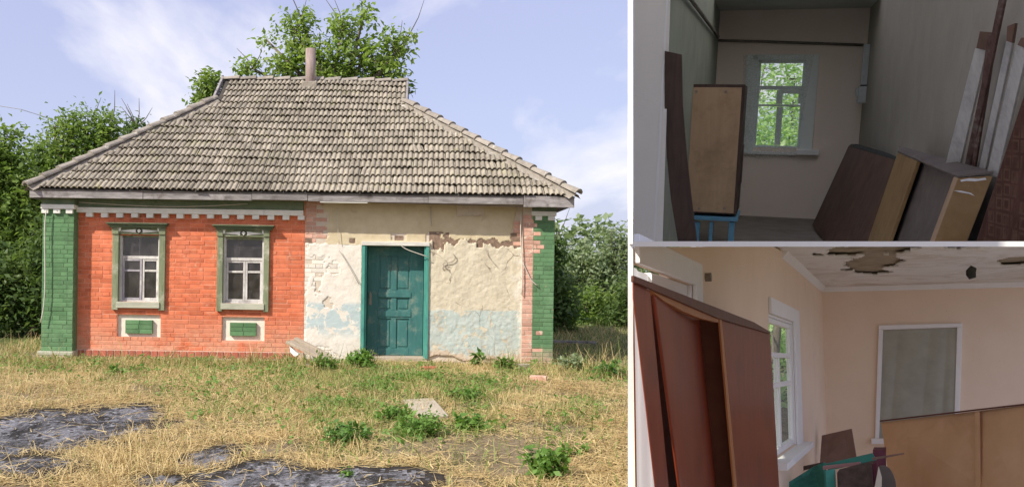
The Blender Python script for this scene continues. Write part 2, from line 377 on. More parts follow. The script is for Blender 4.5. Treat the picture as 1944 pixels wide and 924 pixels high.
# ------------------------------------------------------------------ the ground
D = F / 109.0                       # distance of the house front
def IX(u, v=505): return ideal(u, v)[0] / 109.0
def IZ(u, v): return HC - ideal(u, v)[1] / 109.0

# line of the left wall of the lower room, where the terrain is dug away for its sunken floor
def ground_mat():
    m = NB('dry_yard_soil'); v = m.pos(); x, y, z = m.xyz()
    soil = m.mix(m.ramp(m.noise(v, 2.5, 6, 0.65), 0.3, 0.7), (0.15, 0.115, 0.075), (0.27, 0.215, 0.145))
    soil = m.mix(m.ramp(m.noise(v, 18, 5, 0.7), 0.48, 0.66), soil, (0.33, 0.27, 0.17))
    grass = m.mix(m.ramp(m.noise(v, 6, 5), 0.3, 0.7), (0.05, 0.075, 0.022), (0.10, 0.12, 0.04))
    g = m.math('MAXIMUM', m.ramp(y, 16.5, 19.0), m.ramp(m.noise(v, 0.8, 5, 0.6), 0.52, 0.66))
    col = m.mix(g, soil, grass)
    return m.done(col, 0.95, m.noise(v, 35, 6, 0.75), 0.8, 0.03, 0.1)
M['ground'] = ground_mat()
def gz(x, y):
    """height of the yard"""
    n = (fbm(np.asarray(x) * 0.55 + 31, np.asarray(y) * 0.55 + 12, 4) - 0.47) * 0.22
    f = np.clip((np.asarray(y) - 15.6) / 1.2, 0, 1); near = np.clip((18 - np.asarray(y)) / 8, 0, 1)
    return n * (1 - f) * near - 0.03

# frames of the two rooms: forward runs to the point where the room's long edges meet
class Room:
    def __init__(s, vp, ref, slope):
        s.f = wray(*vp).normalized()
        best = None
        for k in range(-400, 401):
            an = R(k * 0.02)
            up0 = (Vector((0, 0, 1)) - s.f * s.f.z).normalized(); r0 = s.f.cross(up0)
            r = r0 * math.cos(an) + up0 * math.sin(an)
            p = wray(*ref).normalized() * 10
            a = s.px(p); b = s.px(p + r * 0.5)
            e = abs((b[1] - a[1]) / (b[0] - a[0]) - slope)
            if best is None or e < best[0]: best = (e, r.copy())
        s.r = best[1]; s.u = s.r.cross(s.f)
        s.M = Matrix.Translation((0, 0, HC)) @ Matrix((s.r, s.f, s.u)).transposed().to_4x4()
    @staticmethod
    def px(p):                       # p relative to the eye
        du, dv = p.x / p.y * F, -p.z / p.y * F
        return PU + CR * du - SR * dv, PV + SR * du + CR * dv
    def ray(s, u, v):
        w = wray(u, v); return Vector((w.dot(s.r), w.dot(s.f), w.dot(s.u)))
    def d(s, u, v, d): q = s.ray(u, v); return q * (d / q.y)
    def a(s, u, v, a): q = s.ray(u, v); return q * (a / q.x)
    def h(s, u, v, h): q = s.ray(u, v); return q * (h / q.z)
    def world(s, p): return s.M @ Vector(p)
    def cut(s, a, d):                # height of the partition slab at (a, d)
        n = Vector((SN.dot(s.r), SN.dot(s.f), SN.dot(s.u))); return -(a * n.x + d * n.y) / n.z
SN = wray(1202, 463).cross(wray(1944, 463)).normalized()        # normal of the slab between the rooms
T = Room((1470, 215), (1355, 18), -0.022)
B = Room((1720, 690), (1560, 545), -0.026)

# lower room main planes
BD = 12.6
B_l = B.d(1560, 545, BD).x; B_c = B.d(1560, 545, BD).z; B_f = B_c - 2.62
_p = B.world((B_l, 5.0, 0)); _q = B.world((B_l, BD, 0))
def in_dig(x, y):
    """ground plan of the sunken lower room"""
    t = (y - _p.y) / (_q.y - _p.y); xl = _p.x + t * (_q.x - _p.x)
    end = B.world((0, BD, B_f)); 
    w = (np.stack([x - 0, y - 0], -1) @ np.array([B.f.x, B.f.y])) / (B.f.x ** 2 + B.f.y ** 2)
    return (x > xl + 0.02) & (w > 6.0) & (w < BD + 0.25) & (x < xl + 9)

def build_ground():
    xs = np.unique(np.concatenate([np.linspace(-400, -30, 16), np.linspace(-30, -9, 30), np.linspace(-9, 9, 181), np.linspace(9, 30, 40), np.linspace(30, 400, 16)]))
    ys = np.unique(np.concatenate([np.linspace(-200, -4, 14), np.linspace(-4, 20, 241), np.linspace(20, 60, 40), np.linspace(60, 900, 20)]))
    X, Y = np.meshgrid(xs, ys)
    Z = gz(X, Y)
    Z = np.where(in_dig(X, Y), -2.6, Z)
    V = np.stack([X, Y, Z], -1).reshape(-1, 3)
    nx, ny = len(xs), len(ys)
    i = np.arange(nx - 1)[None, :] + np.arange(ny - 1)[:, None] * nx
    Fq = np.stack([i, i + 1, i + nx + 1, i + nx], -1).reshape(-1, 4)
    o = np_mesh('ground', V, Fq, M['ground'], smooth=True)
    tag(o, 'dry yard soil with patchy grass in front of the house', kind='structure')
build_ground()

# ------------------------------------------------------------------ the house
house = thing('brick_house', 'old village house with hipped tile roof, red, white and green walls and teal door', 'house', (0, D, 0))
def hb(mb, name, mat, parent=house, bevel=0.0, smooth=False):
    """builds a mesh given in world coordinates under the house"""
    loc = Vector((0, D, 0))
    mb.v = [(p[0], p[1] - D, p[2]) for p in mb.v]
    return mb.build(name, mat, parent, smooth, bevel=bevel)

WX0, WX1 = IX(88, 540), IX(1050, 540)
PLX = IX(147, 530)                                    # inner edge of left pilaster
RBX = IX(578, 540); RPX = IX(1010, 540); RSX = IX(990, 540)
ZT = IZ(600, 381); ZB = -0.12
Z_PAINT_T = IZ(300, 406); Z_SOLD_T = IZ(300, 664); Z_SOLD_B = IZ(300, 678)
win = [dict(o=(IX(225, 510), IX(304.5, 510), IZ(264, 575), IZ(264, 444)), c=(IX(214.5, 510), IX(314.5, 510)), k=(IX(206, 428), IX(322, 428)),
            ct=IZ(264, 423.5), cb=IZ(264, 432.5), low=IZ(264, 588), tr=IZ(264, 488.5), br=IZ(264, 513.5), mu=IX(268, 520)),
       dict(o=(IX(422.5, 510), IX(502.5, 510), IZ(463, 578), IZ(463, 449)), c=(IX(413, 510), IX(511.5, 510)), k=(IX(406, 430), IX(523, 430)),
            ct=IZ(463, 427.5), cb=IZ(463, 436.5), low=IZ(463, 591), tr=IZ(463, 492), br=IZ(463, 516), mu=IX(464.5, 520))]
rec = [(IX(222, 620), IX(304.5, 620), IZ(263, 640.5), IZ(263, 597)), (IX(421, 625), IX(502, 625), IZ(462, 646.5), IZ(462, 601.5))]
blk = [(IX(237.5, 620), IX(289.5, 620), IZ(263, 633), IZ(263, 607)), (IX(436, 625), IX(486.5, 625), IZ(462, 637.5), IZ(462, 612))]
DX0, DX1 = IX(688.5, 570), IX(812, 570); DZ0, DZ1 = IZ(750, 680), IZ(750, 459)

def wall_with_holes(x0, x1, z0, z1, holes, y0, y1, mb=None):
    """box wall split round rectangular holes"""
    mb = mb or MB()
    xs = sorted({x0, x1, *[min(max(h[0], x0), x1) for h in holes], *[min(max(h[1], x0), x1) for h in holes]})
    for a, b in zip(xs, xs[1:]):
        if b - a < 1e-5: continue
        mid = (a + b) / 2; zs = [(z0, z1)]
        for h in holes:
            if h[0] < mid < h[1]:
                nz = []
                for q in zs:
                    if h[2] > q[0]: nz.append((q[0], min(h[2], q[1])))
                    if h[3] < q[1]: nz.append((max(h[3], q[0]), q[1]))
                zs = [q for q in nz if q[1] - q[0] > 1e-4]
        for q in zs: mb.box(a, b, y0, y1, *q)
    return mb

JO = 0.006                                             # depth of the joints
holes = [w['o'] for w in win] + rec + [(DX0, DX1, DZ0, DZ1)]
wall = hb(wall_with_holes(PLX, RBX, ZB, ZT, holes, D + JO, D + 0.34), 'wall', M['red_mortar'])
tag(wall, 'red painted brick front wall with two windows')
wall_w = hb(wall_with_holes(RBX, RSX, ZB, ZT, holes, D + JO, D + 0.34), 'wall', M['bare_mortar'])
tag(wall_w, 'whitewashed and plastered front wall round the door')
PP = 0.20
pil_l = hb(MB().box(WX0, PLX, D - PP + JO, D + 0.34, ZB, ZT), 'pilaster', M['green_mortar']); tag(pil_l, 'green painted corner pilaster by the red wall')
pil_r = hb(MB().box(RSX, RPX, D - PP * 0.55 + JO, D + 0.34, ZB, ZT), 'pilaster', M['bare_mortar']); hb(MB().box(RPX + .001, WX1, D - PP * 0.55 + JO, D + 0.34, ZB, ZT), 'pilaster_core', M['green_mortar'], pil_r); tag(pil_r, 'worn green corner pilaster by the plastered wall')
# other walls of the hollow house
HB = D + 7.6
mb = MB(); mb.box(WX0, WX0 + 0.3, D + 0.342, HB, ZB, ZT); hb(mb, 'side_wall', M['white_mortar'])
mb = MB(); mb.box(WX1 - 0.3, WX1, D + 0.342, HB, ZB, ZT); hb(mb, 'side_wall', M['white_mortar'])
bw = [(-6.0, -4.7, 0.7, 2.15), (-3.7, -2.7, 0.7, 2.15)]
hb(wall_with_holes(WX0 + 0.3, WX1 - 0.3, ZB, ZT, bw, HB - 0.3, HB - 0.002), 'back_wall', M['inner_wall'])
hb(MB().box(-3.95, -3.85, D + 0.36, D + 3.6, ZB, ZT - 0.01), 'inner_partition', M['inner_wall'])
hb(MB().box(-2.55, -2.43, D + 0.36, HB - 0.31, ZB, ZT - 0.01), 'inner_partition', M['inner_wall'])
hb(MB().box(WX0 + 0.31, -3.96, D + 4.2, D + 4.3, ZB, 1.05), 'inner_partition', M['inner_wall'])
hb(MB().box(WX0 + 0.301, WX1 - 0.301, D + 0.341, HB - 0.301, 0.0, 0.05), 'inner_floor', M['soffit'])
hb(MB().box(WX0 - 0.02, WX1 + 0.02, D + 0.05, HB + 0.1, ZT + 0.002, ZT + 0.05), 'attic_ceiling', M['soffit'])

# bricks --------------------------------------------------------------
bricks = []                                            # x0,x1,z0,z1,y,mat,parent
CH = 0.0752; BLN = 0.252
def courses(x0, x1, z0, z1, y, matf, parent, skip, bond=0):
    n = int(round((z1 - z0) / CH)); ch = (z1 - z0) / n
    for i in range(n):
        a = z0 + i * ch; b = a + ch
        hdr = (i % 5 == 2)
        ln = BLN / 2 if hdr else BLN
        off = (0.5 * BLN if (i + bond) % 2 else 0.25 * BLN) if not hdr else BLN * 0.25
        x = x0 - off
        while x < x1 - 0.005:
            l, r = max(x, x0), min(x + ln * random.uniform(0.985, 1.015), x1)
            x += ln
            if r - l < 0.03: continue
            segs = [(l, r)]
            for h in skip:
                if h[2] < (a + b) / 2 < h[3]:
                    ns = []
                    for s0, s1 in segs:
                        if h[1] <= s0 or h[0] >= s1: ns.append((s0, s1)); continue
                        if s0 < h[0]: ns.append((s0, h[0]))
                        if s1 > h[1]: ns.append((h[1], s1))
                    segs = ns
            for s0, s1 in segs:
                if s1 - s0 > 0.025:
                    m = matf((s0 + s1) / 2, (a + b) / 2)
                    if m: bricks.append((s0 + 0.004, s1 - 0.004, a + 0.004, b - 0.0045, y, m, parent))
sk = [(w['o'][0] - 0.005, w['o'][1] + 0.005, w['o'][2], w['o'][3]) for w in win] + rec
courses(PLX, RBX, Z_SOLD_T, Z_PAINT_T, D, lambda x, z: 'red', wall, sk)
zlo = IZ(640, 690)
courses(RBX, DX0 - 0.005, zlo, IZ(640, 461), D, lambda x, z: 'white' if z < 0.75 or fbm(x * 3, z * 3) < 0.36 else None, wall_w, [])
def upper_l(x, z):
    k = (x - RBX) / 0.36 + (fbm(x * 5 + 3, z * 5) - 0.5) * 1.5
    return 'bare' if k < 0.75 else None
courses(RBX, IX(690, 430), IZ(640, 461), ZT, D - 0.001, upper_l, wall_w, [])
courses(RSX - 0.16, RSX, IZ(980, 466), IZ(980, 395), D - 0.002, lambda x, z: 'bare' if fbm(x * 4, z * 6) + (x - RSX) * 2.2 > 0.24 else None, wall_w, [])
zc = IZ(118, 408)
courses(WX0, PLX, IZ(118, 664), zc, D - PP, lambda x, z: 'green', pil_l, [])
def rp(x, z):
    e = RPX + 0.02 * math.sin(z * 40) + (0.16 if IZ(1000, 478) < z < IZ(1000, 458) else 0)
    return 'bare' if x < e else 'green_r'
nz0, nz1 = IZ(1000, 478), IZ(1000, 458)
courses(RSX, RPX, IZ(1030, 692), IZ(1030, 408), D - PP * 0.55, lambda x, z: 'bare', pil_r, [], 1)
courses(RPX, WX1, IZ(1030, 692), IZ(1030, 408), D - PP * 0.55, lambda x, z: 'bare' if (nz0 < z < nz1 and x < RPX + .18) or (x < RPX + .13 and random.random() < .10) else 'green_r', pil_r, [], 1)

def brick_mesh(mat):
    mb = MB(); b = 0.045
    mb.v = [(-.5, 0.014, -.5), (.5, 0.014, -.5), (.5, 0.014, .5), (-.5, 0.014, .5),
            (-.5, 0.003, -.5), (.5, 0.003, -.5), (.5, 0.003, .5), (-.5, 0.003, .5),
            (-.48, 0, -.42), (.48, 0, -.42), (.48, 0, .42), (-.48, 0, .42)]
    for k in range(4):
        j = (k + 1) % 4
        mb.f += [(k, j, 4 + j, 4 + k), (4 + k, 4 + j, 8 + j, 8 + k)]; mb.m += [0, 0]
    mb.f.append((8, 9, 10, 11)); mb.m.append(0)
    return mb
bm0 = brick_mesh('red'); bm_base = {}
order = sorted(range(len(bricks)), key=lambda i: -((bricks[i][1] - bricks[i][0]) * (1.15 if bricks[i][5] != 'red' else 1.0) + random.random() * 0.02))
single = set(order[:296])
joined = {}
for i, (x0, x1, z0, z1, y, m, par) in enumerate(bricks):
    cx, cz, sx, sz = (x0 + x1) / 2, (z0 + z1) / 2, x1 - x0, z1 - z0
    dy = random.gauss(0, 0.0016); ry = random.gauss(0, 0.006); cx += random.gauss(0, .001); cz += random.gauss(0, 0.001)
    if i in single:
        if m not in bm_base: bm_base[m] = bm0.mesh('brick', M[m])
        o = bpy.data.objects.new('brick', bm_base[m]); link(o, par)
        o.location = (cx, y - D + dy, cz); o.scale = (sx, 1, sz); o.rotation_euler = (0, ry, 0)
    else:
        mb = joined.setdefault((m, par.name), (MB(), par))[0]
        b = len(mb.v); c, s_ = math.cos(ry), math.sin(ry)
        mb.v += [(cx + p[0] * sx * c + p[2] * sz * s_, y - D + dy + p[1], cz - p[0] * sx * s_ + p[2] * sz * c) for p in bm0.v]
        mb.f += [tuple(b + q for q in f) for f in bm0.f]; mb.m += [0] * len(bm0.f)
for (m, pn), (mb, par) in joined.items():
    tag(mb.build('brickwork', M[m], par), kind='stuff')

# soldier course of small bricks along the foot of the red wall
n = 21; sx0, sx1 = PLX + 0.03, IX(440, 672)
hb(MB().box(PLX, RBX, D - 0.03, D + JO - 0.001, Z_SOLD_B, Z_SOLD_T - 0.004), 'course_bed', M['soldier_joint'], wall)
for k in range(int((RBX - PLX - 0.04) / ((sx1 - sx0) / n))):
    w_ = (sx1 - sx0) / n; x = sx0 + k * w_
    hb(MB().box(x + 0.012, x + w_ - 0.010, D - 0.045, D - 0.028, Z_SOLD_B + 0.012, Z_SOLD_T - 0.014), 'foot_brick', M['soldier'], wall, bevel=0.004)
hb(MB().box(PLX, RBX, D - 0.06, D + JO - 0.002, ZB - 0.2, Z_SOLD_B - 0.003), 'plinth', M['plinth'])
hb(MB().box(RBX + .01, DX0 - .01, D - 0.04, D + JO - 0.002, ZB - 0.2, zlo - 0.004), 'plinth', M['plinth'])
hb(MB().box(DX1 + .01, RSX - .002, D - 0.07, D + JO - 0.002, ZB - 0.2, 0.0), 'plinth', M['plinth'])
# pilaster foot: green-white cap and brick pedestal
mb = MB(); mb.box(WX0 - 0.05, PLX + 0.03, D - PP - 0.06, D + 0.2, IZ(118, 672), IZ(118, 664)); hb(mb, 'pedestal_cap', M['sill'], pil_l, 0.015)
mb = MB(); mb.box(WX0 - 0.13, PLX + 0.02, D - PP - 0.10, D + 0.2, -0.3, IZ(118, 672) - 0.003); hb(mb, 'pedestal', M['plinth'], pil_l, 0.015)
hb(MB().box(RSX - .05, WX1 + .04, D - PP * .55 - 0.05, D + 0.2, -0.3, IZ(1030, 692) - .003), 'pedestal', M['plinth'], pil_r, 0.015)
# frieze, band, dentils
hb(MB().box(PLX - .001, RBX - .03, D - 0.075, D + JO - 0.003, IZ(300, 395.5), ZT - 0.003), 'frieze', M['frieze'])
hb(MB().box(PLX - .002, RBX - .03, D - 0.10, D + JO - 0.004, Z_PAINT_T + 0.002, IZ(300, 395.8)), 'cornice_band', M['band'], bevel=0.006)
u0 = 172.3
for k in range(15):
    x = IX(u0 + k * 28.6, 408)
    if x < RBX - 0.02: hb(MB().box(x - 0.058, x + 0.058, D - 0.085 - random.uniform(0, .01), D + 0.004, Z_PAINT_T - 0.072 + random.uniform(-.006, .006), Z_PAINT_T + 0.001), 'dentil', M['band'], bevel=0.005)
for par, xa, xb, yy, us in ((pil_l, WX0, PLX, D - PP, (94.5, 117.5, 141)), (pil_r, RPX - 0.02, WX1, D - PP * .55, (1021, 1045))):
    uc = 118 if par is pil_l else 1030; dv = 0 if par is pil_l else 12.5
    z0, z1 = IZ(uc, 398 + dv), IZ(uc, 389.5 + dv)
    hb(MB().box(xa - .02, xb + .02, yy - 0.055, D, z0, z1), 'capital_band', M['band'], par, 0.006)
    hb(MB().box(xa - .01, xb + .01, yy - 0.03, D, z1 + .002, ZT - .002), 'capital_block', M['frieze'], par)
    hb(MB().box(xa - .001, xb + .001, yy - 0.001, D, z0 - 0.09, z0 - .001), 'capital_neck', M['green'], par)
    for u in us:
        x = IX(u, 404); x = min(max(x, xa + .05), xb - .04)
        hb(MB().box(x - 0.058, x + 0.058, yy - 0.045, D, z0 - 0.077, z0 - .003), 'dentil', M['band'], par, 0.005)

# recessed white panels with green blocks
for i, (h, b) in enumerate(zip(rec, blk)):
    o = hb(MB().box(h[0] - .002, h[1] + .002, D + 0.055, D + 0.33, h[2] - .002, h[3] + .002), 'niche', M['white_mortar'])
    tag(o, 'white recessed panel below the window')
    rows = 3; hh = (b[3] - b[2]) / rows
    hb(MB().box(b[0] + .006, b[1] - .006, D + 0.004, D + 0.054, b[2] + .004, b[3] - .004), 'niche_core', M['green_mortar'], o)
    for r_ in range(rows):
        sp = b[0] + (b[1] - b[0]) * (0.5 if r_ % 2 else 0.52)
        for xa, xb in ((b[0], sp), (sp, b[1])):
            hb(MB().box(xa + .004, xb - .004, D - 0.004, D + 0.03, b[2] + r_ * hh + .003, b[2] + (r_ + 1) * hh - .003), 'niche_brick', M['green'], o, 0.004)

# windows -------------------------------------------------------------
def house_window(w, label, broken):
    x0, x1, z0, z1 = w['o']
    o = hb(MB().box(x0 - .004, x0 + 0.05, D + 0.03, D + 0.16, z0, z1), 'window', M['sash']); tag(o, label)   # left jamb
    P = lambda mb, n, m, bv=0.004: hb(mb, n, M[m], o, bv)
    P(MB().box(x1 - 0.05, x1 + .004, D + 0.03, D + 0.16, z0, z1), 'jamb', 'sash')
    P(MB().box(x0 + .051, x1 - .051, D + 0.03, D + 0.16, z1 - 0.055, z1), 'head', 'casing')
    P(MB().box(x0 + .051, x1 - .051, D + 0.05, D + 0.16, z0, z0 + 0.05), 'bottom_rail', 'sash')
    P(MB().box(x0 + .051, x1 - .051, D + 0.052, D + 0.14, w['tr'] - 0.026, w['tr'] + 0.026), 'transom', 'sash')
    m = w['mu']
    lo = z0 + .051
    for (a, b, mt) in ((x0 + .052, m - .002, 'sash_grey' if broken else 'sash'), (m + .002, x1 - .052, 'sash')):
        dy = -0.012 if mt == 'sash_grey' else 0
        s = 0.036
        ya, yb = D + 0.062 + dy, D + 0.108 + dy
        P(MB().box(a, a + s, ya, yb, lo, w['tr'] - .028), 'sash_stile', mt)
        P(MB().box(b - s, b, ya, yb, lo, w['tr'] - .028), 'sash_stile', mt)
        P(MB().box(a + s + .001, b - s - .001, ya + .004, yb - .004, w['br'] - 0.018, w['br'] + 0.018), 'glazing_bar', mt)
        P(MB().box(a + s + .001, b - s - .001, ya + .002, yb - .002, lo, lo + 0.04), 'sash_rail', mt)
        P(MB().box(a + s + .001, b - s - .001, ya + .002, yb - .002, w['tr'] - .062, w['tr'] - .029), 'sash_rail', mt)
        for q0, q1 in ((lo + .041, w['br'] - .019), (w['br'] + .019, w['tr'] - .063)):
            P(MB().box(a + s + .001, b - s - .001, D + 0.084 + dy, D + 0.087 + dy, q0, q1), 'pane', 'glass', 0)
    P(MB().box(x0 + .052, x1 - .052, D + 0.085, D + 0.088, w['tr'] + .027, z1 - .056), 'pane', 'glass', 0)
    if broken: P(MB().box(m - .07, m - .05, D + 0.09, D + 0.12, w['tr'] + .027, z1 - .056), 'glazing_bar', 'sash_grey')
    # carved casing
    P(MB().box(w['c'][0], x0 + .012, D - 0.055, D + 0.03, w['low'], w['cb'] - .002), 'casing_board', 'casing', .006)
    P(MB().box(x1 - .012, w['c'][1], D - 0.055, D + 0.03, w['low'], w['cb'] - .002), 'casing_board', 'casing', .006)
    for xa in (w['c'][0] - .006, x1 - .016):
        P(MB().box(xa, xa + (w['c'][1] - x1) + .022, D - 0.075, D - 0.052, w['cb'] - 0.115, w['cb'] - 0.004), 'casing_block', 'casing', .006)
    hz0, hz1 = z1 - .005, w['cb'] - .003
    P(MB().box(x0 + .013, x1 - .013, D - 0.040, D + 0.028, hz0, hz1), 'header_board', 'casing')
    zc_ = (hz0 + hz1) / 2 + .006; xc = (x0 + x1) / 2; yy = D - 0.052
    def flat(pts, n, mt, y=yy, th=.012): P(MB().solid([(p[0], y, p[1]) for p in pts], (0, th, 0)), n, mt, 0)
    hw = (x1 - x0) / 2 - .02; hh = (hz1 - hz0) / 2
    flat([(xc - hw, zc_ - .006), (xc - .06, zc_ - hh * .62), (xc - .06, zc_ + hh * .45)], 'ornament_leaf', 'ornament')
    flat([(xc + hw, zc_ - .006), (xc + .06, zc_ + hh * .45), (xc + .06, zc_ - hh * .62)], 'ornament_leaf', 'ornament')
    flat([(xc - .062, zc_), (xc, zc_ - hh * .95), (xc + .062, zc_), (xc, zc_ + hh * .95)], 'ornament_outline', 'outline', yy - .004)
    flat([(xc - .038, zc_), (xc, zc_ - hh * .58), (xc + .038, zc_), (xc, zc_ + hh * .58)], 'ornament_diamond', 'ornament', yy - .010)
    for s in (-1, 1):
        q = xc + s * hw
        flat([(q + s * .035, zc_ + hh * 1.0), (q - s * .035, zc_ + hh * 1.0), (q - s * .015, zc_ - hh * .2), (q + s * .03, zc_ - hh * .5)][::s], 'ornament_corner', 'ornament', yy - .006)
    # cornice: three stepped boards
    k0, k1 = w['k']; ct, cb = w['ct'], w['cb']; hgt = ct - cb
    P(MB().box(k0 + .05, k1 - .05, D - 0.10, D, cb, cb + hgt * .42), 'cornice', 'cornice', .006)
    P(MB().box(k0 + .02, k1 - .02, D - 0.135, D, cb + hgt * .42 + .001, cb + hgt * .75), 'cornice', 'cornice', .006)
    P(MB().box(k0, k1, D - 0.165, D, cb + hgt * .75 + .001, ct), 'cornice', 'cornice', .006)
    P(MB().box(x0 - .01, x1 + .01, D - 0.075, D + 0.05, z0 - 0.085, z0 + .022), 'sill', 'sill', .008)
    return o
house_window(win[0], 'window with grey broken sash in green casing nearest the corner pilaster', True)
house_window(win[1], 'window with whole sash in green casing nearer the door', False)

# door ------------------------------------------------------------------
def house_door():
    yl = D + 0.27
    x0, x1 = DX0 + 0.065, DX1 - 0.075; z0, z1 = DZ0 + 0.03, DZ1 - 0.075
    o = hb(MB().box(x0, x1, yl, yl + 0.045, z0, z1), 'door', M['door']); tag(o, 'weathered teal panelled door')
    P = lambda mb, n, m, bv=0.005: hb(mb, n, M[m], o, bv)
    px = lambda u: IX(u, 570); pz = lambda v: IZ(748, v)
    cols = ((717, 742), (752, 777)); rows = ((486, 551), (566, 590), (606, 663))
    # stiles and rails stand proud of the sunk panels
    zz = [pz(v) for v in (663, 606, 590, 566, 551, 486)]
    P(MB().box(x0 + .003, px(717), yl - .022, yl, z0 + .003, z1 - .003), 'stile', 'door')
    P(MB().box(px(777), x1 - .003, yl - .022, yl, z0 + .003, z1 - .003), 'stile', 'door')
    for a, b in ((z0 + .003, zz[0]), (zz[1], zz[2]), (zz[3], zz[4]), (zz[5], z1 - .003)):
        P(MB().box(px(717) + .001, px(777) - .001, yl - .021, yl, a, b), 'rail', 'door')
    for a, b in ((zz[0], zz[1]), (zz[2], zz[3]), (zz[4], zz[5])):
        P(MB().box(px(742), px(752), yl - .020, yl, a + .001, b - .001), 'muntin', 'door')
        for c0, c1 in cols:
            P(MB().box(px(c0) + .03, px(c1) - .03, yl - .012, yl, a + .035, b - .035), 'panel', 'door', .010)
    for v in (553, 590):
        P(MB().box(px(716), px(780), yl - .034, yl - .0225, pz(v + 12), pz(v + 2)), 'ledge', 'door')
    P(MB().tube([(px(701), yl - .06, pz(567)), (px(701), yl - .06, pz(555))], .012, 8), 'handle', 'metal', 0)
    P(MB().box(px(699), px(704), yl - .03, yl - .022, pz(580), pz(558)), 'lock_plate', 'metal', 0)
    # frame
    fr = hb(MB().box(DX0, DX0 + 0.06, D - 0.035, D + 0.325, DZ0, DZ1 - .071), 'door_frame', M['door_frame']); tag(fr, 'teal door frame with pale lintel')
    Q = lambda mb, n, m, bv=0.005: hb(mb, n, M[m], fr, bv)
    Q(MB().box(DX1 - 0.07, DX1, D - 0.035, D + 0.325, DZ0, DZ1 - .071), 'jamb', 'door_frame')
    Q(MB().box(DX0 - .02, DX0 + .035, D - 0.06, D - 0.036, DZ0, DZ1 - .071), 'architrave', 'door_frame', .008)
    Q(MB().box(DX1 - .04, DX1 + .015, D - 0.06, D - 0.036, DZ0, DZ1 - .071), 'architrave', 'door_frame', .008)
    Q(MB().box(DX0 - .03, DX1 + .02, D - 0.075, D + 0.325, DZ1 - .07, DZ1), 'lintel', 'lintel', .008)
    Q(MB().box(DX0 - .005, DX1 + .005, D - 0.05, D + 0.27, DZ0 - .05, DZ0 + .028), 'threshold', 'board', .008)
    Q(MB().box(DX0, DX1, D + .327, D + .34, DZ0, DZ1), 'backing', 'dark_hole', 0)
house_door()

# plaster sheets with real relief and ragged edges ------------------------
def relief(name, mat, x0, x1, z0, z1, yb, amp, freq, keep, step=0.018, parent=None, thick=0.02):
    xs = np.arange(x0, x1 + step * .5, step); zs = np.arange(z0, z1 + step * .5, step)
    X, Z = np.meshgrid(xs, zs)
    jx = (rng.random(X.shape) - .5) * step * .5; jz = (rng.random(X.shape) - .5) * step * .5
    X2 = X + jx; Z2 = Z + jz
    K = keep(X, Z)
    Yf = yb - thick - amp * (fbm(X * freq + 7, Z * freq + 3, 5) - 0.5) * 2
    Yf = np.where(K, Yf, yb + 0.012)
    V = np.stack([X2, Yf - D, Z2], -1).reshape(-1, 3)
    nx, nz = len(xs), len(zs)
    i = np.arange(nx - 1)[None, :] + np.arange(nz - 1)[:, None] * nx
    Fq = np.stack([i, i + 1, i + nx + 1, i + nx], -1).reshape(-1, 4)
    kf = K.reshape(-1)[Fq].any(1)
    o = np_mesh(name, V, Fq[kf], mat, parent, smooth=False)
    return o
ex = IZ
def keep_lower(X, Z):
    top = IZ(900, 461) + (fbm(X * 7 + 9, X * 0 + 2, 5) - .5) * 0.34
    top = np.where(np.abs(X - IX(832, 455)) < 0.10, top - 0.16, top)
    hole = ((np.abs(X - IX(911, 460)) < .055) & (np.abs(Z - IZ(911, 462)) < .075))
    bottom = 0.03 + (fbm(X * 4 + 1, X * 0 + 7, 4) - .45) * 0.22
    chip = (fbm(X * 6 + 40, Z * 6 + 2, 4) > 0.69) & (Z < 0.9)
    return (Z < top) & (Z > bottom) & ~hole
relief('plaster', M['plaster'], DX1 + .005, RSX - .004, -0.02, IZ(900, 448), D, 0.0075, 17, keep_lower, 0.0125, wall_w, 0.028)
def keep_upper(X, Z):
    e = RBX + 0.40 + (fbm(X * 4 + 2, Z * 6 + 5, 4) - .5) * 0.55
    d = ((np.abs(X - IX(757, 447)) < 0.13 + .05 * (fbm(X * 20, Z * 20) - .5)) & (np.abs(Z - IZ(757, 449)) < .06))
    d2 = ((np.abs(X - IX(830, 447)) < 0.20) & (np.abs(Z - IZ(830, 450)) < .10) & (fbm(X * 11 + 3, Z * 16 + 8, 3) < 0.56))
    d3 = (Z > IZ(890, 408) + (fbm(X * 9, X * 0) - .5) * .10) & (np.abs(X - IX(893, 400)) < 0.24)
    d4 = X > RSX - 0.10 - (IZ(980, 400) - Z) * 0.16 + (fbm(X * 12, Z * 12) - .5) * .12
    h = (np.abs(X - IX(669, 457)) < .045) & (np.abs(Z - IZ(669, 457)) < .045)
    low = (Z > IZ(900, 455) + (fbm(X * 8 + 1, X * 0 + 6, 5) - .5) * .30) | (X < DX1)
    return low & (X > e) & ~d & ~d2 & ~d3 & ~d4 & ~h
relief('plaster', M['tan'], RBX, RSX - .004, IZ(800, 466), ZT, D, 0.006, 6, keep_upper, 0.016, wall_w, 0.008)
def keep_white(X, Z):
    return (fbm(X * 3.2 + 1, Z * 3.2, 4) > 0.35) & (Z < IZ(640, 462) + (fbm(X * 9, X * 0 + 4) - .5) * .1) & (Z > 0.12 + (fbm(X * 5, X * 0 + 9) - .4) * .5) & (X > RBX + .03 + (fbm(X * 0 + 3, Z * 9) - .5) * .12) & ~(((np.abs(X - IX(585, 460)) < .05) & (np.abs(Z - IZ(585, 460)) < .03)))
relief('plaster', M['whitewash'], RBX - .02, DX0 - .022, 0.0, IZ(640, 458), D, 0.006, 10, keep_white, 0.016, wall_w, 0.006)
hb(MB().box(DX1 + .01, RSX - .01, D - .0008, D + .004, IZ(900, 474), IZ(900, 441)), 'exposed_core', M['dark_hole'], wall_w)  # dark strip makes the plaster gaps look like deep cracks
